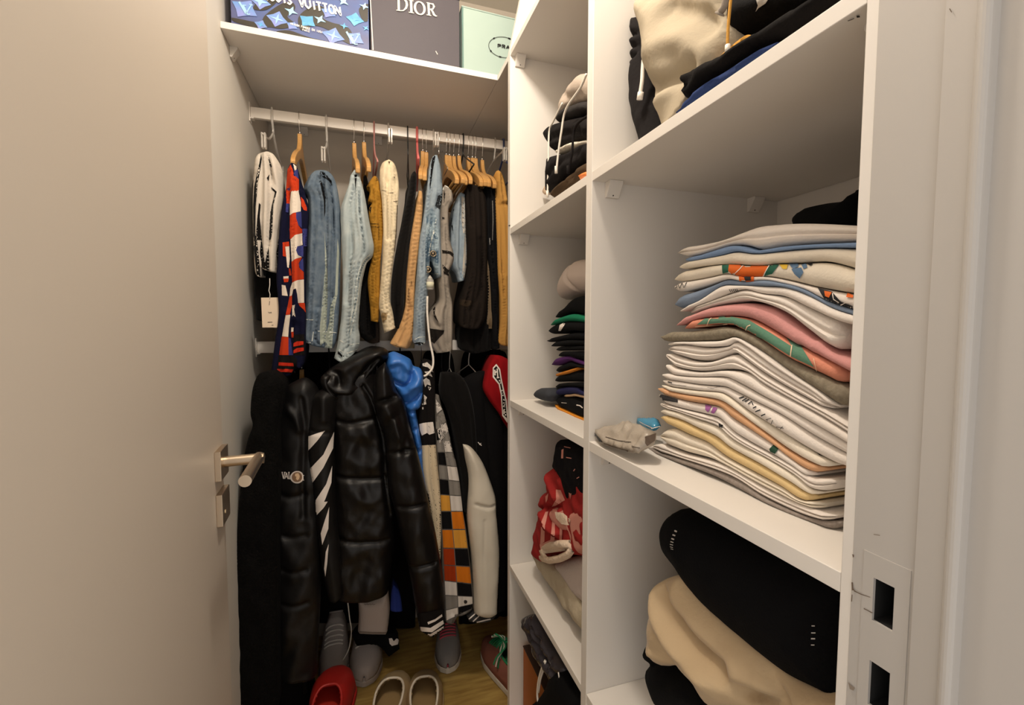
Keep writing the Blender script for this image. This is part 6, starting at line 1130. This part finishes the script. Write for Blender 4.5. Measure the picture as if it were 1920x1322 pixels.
for p in ([(193, 450), (212, 405), (226, 402), (210, 470), (208, 545), (188, 560)], [(246, 392), (266, 390), (258, 440), (256, 540), (236, 540), (244, 460)], [(186, 558), (240, 536), (330, 540), (332, 560), (240, 566), (190, 590)], [(296, 205), (330, 215), (340, 300), (330, 345), (318, 290)], [(262, 298), (284, 300), (305, 348), (262, 372), (240, 382), (262, 345)], [(212, 332), (226, 315), (222, 345), (214, 360)], [(280, 478), (292, 482), (290, 540), (278, 540)]): decal(g, [GG(p)], rp, 'pink_stripe', smooth=False)
decal(g, [GG([(185, 588), (230, 556), (326, 548), (330, 585), (262, 592), (210, 602), (240, 612), (232, 642), (200, 630)])], rc, 'fleece_lining', off=0.003); decal(g, [GG([(212, 600), (240, 600), (290, 596), (330, 590), (310, 606), (270, 622), (235, 625)])], fab('robe_opening_shade', '#5d1c1a'), 'inner_hem_shade', off=0.005)  # dark red patch paints the shade inside the hem opening
lp_ = cloth('sleeve', GG([(243, 400), (262, 384), (300, 392), (335, 410), (385, 380), (430, 360), (430, 600), (385, 605), (352, 560), (335, 500), (300, 490), (262, 460), (246, 430)]), ('X', 0.420), rp, 0.012, 0.014, 0.02, folds=[(GG([(335, 410), (345, 480), (360, 560)]), 0.005, -0.008)], parent=g, hem=False)
decal(lp_, [GG([(258, 404), (300, 412), (332, 440), (326, 468), (290, 462), (264, 434)])], rc, 'fleece_lining', parent=g, off=0.002)
hm_ = MB(); hp_ = [atX(x, y, X_) for (x, y), X_ in zip(GG([(188, 596), (205, 575), (240, 562), (290, 556), (328, 556), (338, 580), (320, 606), (280, 626), (235, 634), (200, 624), (188, 608)]), (0.425, 0.415, 0.410, 0.408, 0.410, 0.412, 0.412, 0.412, 0.414, 0.420, 0.424))]
hm_.tube(hp_ + [hp_[0]], 0.0085, 8, cap=False); hm_.build('fleece_hem', rc, g, True)
g = cloth('black_print_robe', GG([(282, 62), (330, 80), (480, 110), (520, 340), (390, 345), (330, 350), (300, 250), (262, 200), (258, 180), (275, 110)]), ('X', 0.424), fab('robe_black', '#121013'), 0.020, 0.03, 0.22, wob=(0.006, 20, 20), hem=False, ceil=LV[2][0] - 0.022); tag(g, 'black robe with pink brush marks on top of the striped bathrobe', 'robe')
decal(g, [GG([(288, 110), (298, 105), (296, 150), (286, 150)])], rp, 'pink_mark'); decal(g, [ribbon(GG(p), 1.6) for p in ([(300, 95), (330, 102)], [(310, 145), (335, 150)], [(345, 210), (352, 200)], [(360, 245), (372, 238)])], rp, 'fine_print')
g = cloth('fleece_blanket', GG([(160, 575), (172, 566), (200, 600), (262, 650), (330, 740), (385, 830), (480, 960), (480, 1070), (385, 940), (300, 830), (230, 730), (190, 660)]), ('X', 0.440), fab('blanket_beige', '#b8ab93', sc=90, st=0.6, dist=0.004), 0.018, 0.025, 0.26, floor=LV[3][1] + 0.0005, wob=(0.006, 20, 20), hem=False); tag(g, 'beige fleece blanket at the bottom under the striped bathrobe', 'blanket')
g = cloth('white_towel', GG([(258, 648), (300, 630), (390, 610), (520, 620), (520, 900), (385, 815), (330, 740)]), ('X', 0.450), fab('towel_white', '#d0c3bc', sc=120, st=0.6, dist=0.003), 0.020, 0.025, 0.24, floor=LV[3][1] + 0.0005, hem=False); tag(g, 'folded white towel between the beige blanket and the bathrobe', 'towel')
# bottom: orange box, bag
FZ = LV[4][1]
b = MB(); a0 = atX(*GG([(108, 1045)])[0], 0.4165); a1 = atX(*GG([(245, 1115)])[0], 0.4165)
zt_ = a0.z; b.prism([(0.4165, a0.y, FZ + 0.0005), (0.4165, a1.y, FZ + 0.0005), (0.67, a1.y, FZ + 0.0005), (0.67, a0.y, FZ + 0.0005)], (0, 0, zt_ - FZ))
ob = b.build('orange_box', mat('orange_cardboard', '#b3641c', 0.6), None, bevel=0.002); tag(ob, 'orange cardboard box in the lowest far compartment', 'box')
lidb = MB(); lidb.prism([(0.4155, a0.y + 0.0005, zt_ + 0.0006), (0.4155, a1.y - 0.001, zt_ + 0.0006), (0.671, a1.y - 0.001, zt_ + 0.0006), (0.671, a0.y + 0.0005, zt_ + 0.0006)], (0, 0, 0.003)); lidb.build('lid', mat('orange_lid', '#3a2210', 0.6), ob)
g = cloth('garment_bag', GG([(112, 905), (140, 892), (165, 888), (200, 970), (250, 1060), (305, 1150), (290, 1200), (262, 1230), (240, 1180), (190, 1110), (150, 1020), (125, 960)]), ('X', 0.400), mat('smoky_plastic', '#4b464a', 0.15, trans=0.25, spec=0.7, bump=(50, 0.5, 0.005)), 0.018, 0.025, 0.12, floor=LV[4][1] + 0.0005, wob=(0.010, 30, 30), hem=False, folds=[(GG([(145, 900), (180, 1000), (250, 1120)]), 0.004, -0.010), (GG([(165, 930), (220, 1060), (280, 1170)]), 0.004, -0.010)]); tag(g, 'smoky clear plastic garment bag over the orange box', 'bag')
g = cloth('black_sack', GG([(262, 1170), (305, 1150), (380, 1240), (470, 1330), (470, 1500), (230, 1500), (140, 1330), (200, 1280), (240, 1220)]), ('X', 0.402), fab('sack_black', '#0a0a0b'), 0.03, 0.04, 0.2, floor=LV[4][1] + 0.0005, hem=False); tag(g, 'black sack in the lowest far compartment under the garment bag', 'bag')
b = MB(); b.tube([atX(x, y, 0.385) for x, y in curve(GG([(212, 1110), (195, 1150), (180, 1210), (175, 1270), (180, 1310)]), 4)], 0.0026, 8); b.tube([atX(x, y, 0.384) for x, y in curve(GG([(214, 1112), (205, 1150), (190, 1200), (182, 1260)]), 4)], 0.0024, 8)
b.build('drawstring', whitep, g, True); b2_ = MB(); b2_.tube([atX(x, y, 0.384) for x, y in GG([(275, 1165), (280, 1200)])], 0.0014, 6); b2_.build('zip_pull', whitep, g, True)

# ---------------------------------------------------------------- small wear marks on the shelving
shelves = [c for c in unit.children if c.name.split('.')[0] == 'shelf']; panels = [c for c in unit.children if c.name.split('.')[0] == 'side_panel']
sc_ = mat('scuff_dark', '#2a231e', 0.9)
decal(shelves, [[(1604, 26), (1610, 26), (1611, 29), (1605, 30)]], sc_, 'scuff', parent=unit); decal(shelves, [ribbon([(1588, 36), (1594, 34), (1600, 31)], 1.2)], sc_, 'scuff', parent=unit)
decal(panels, [[(951.5, 422), (957, 421.5), (954.5, 424.5)]], sc_, 'chip', parent=unit)
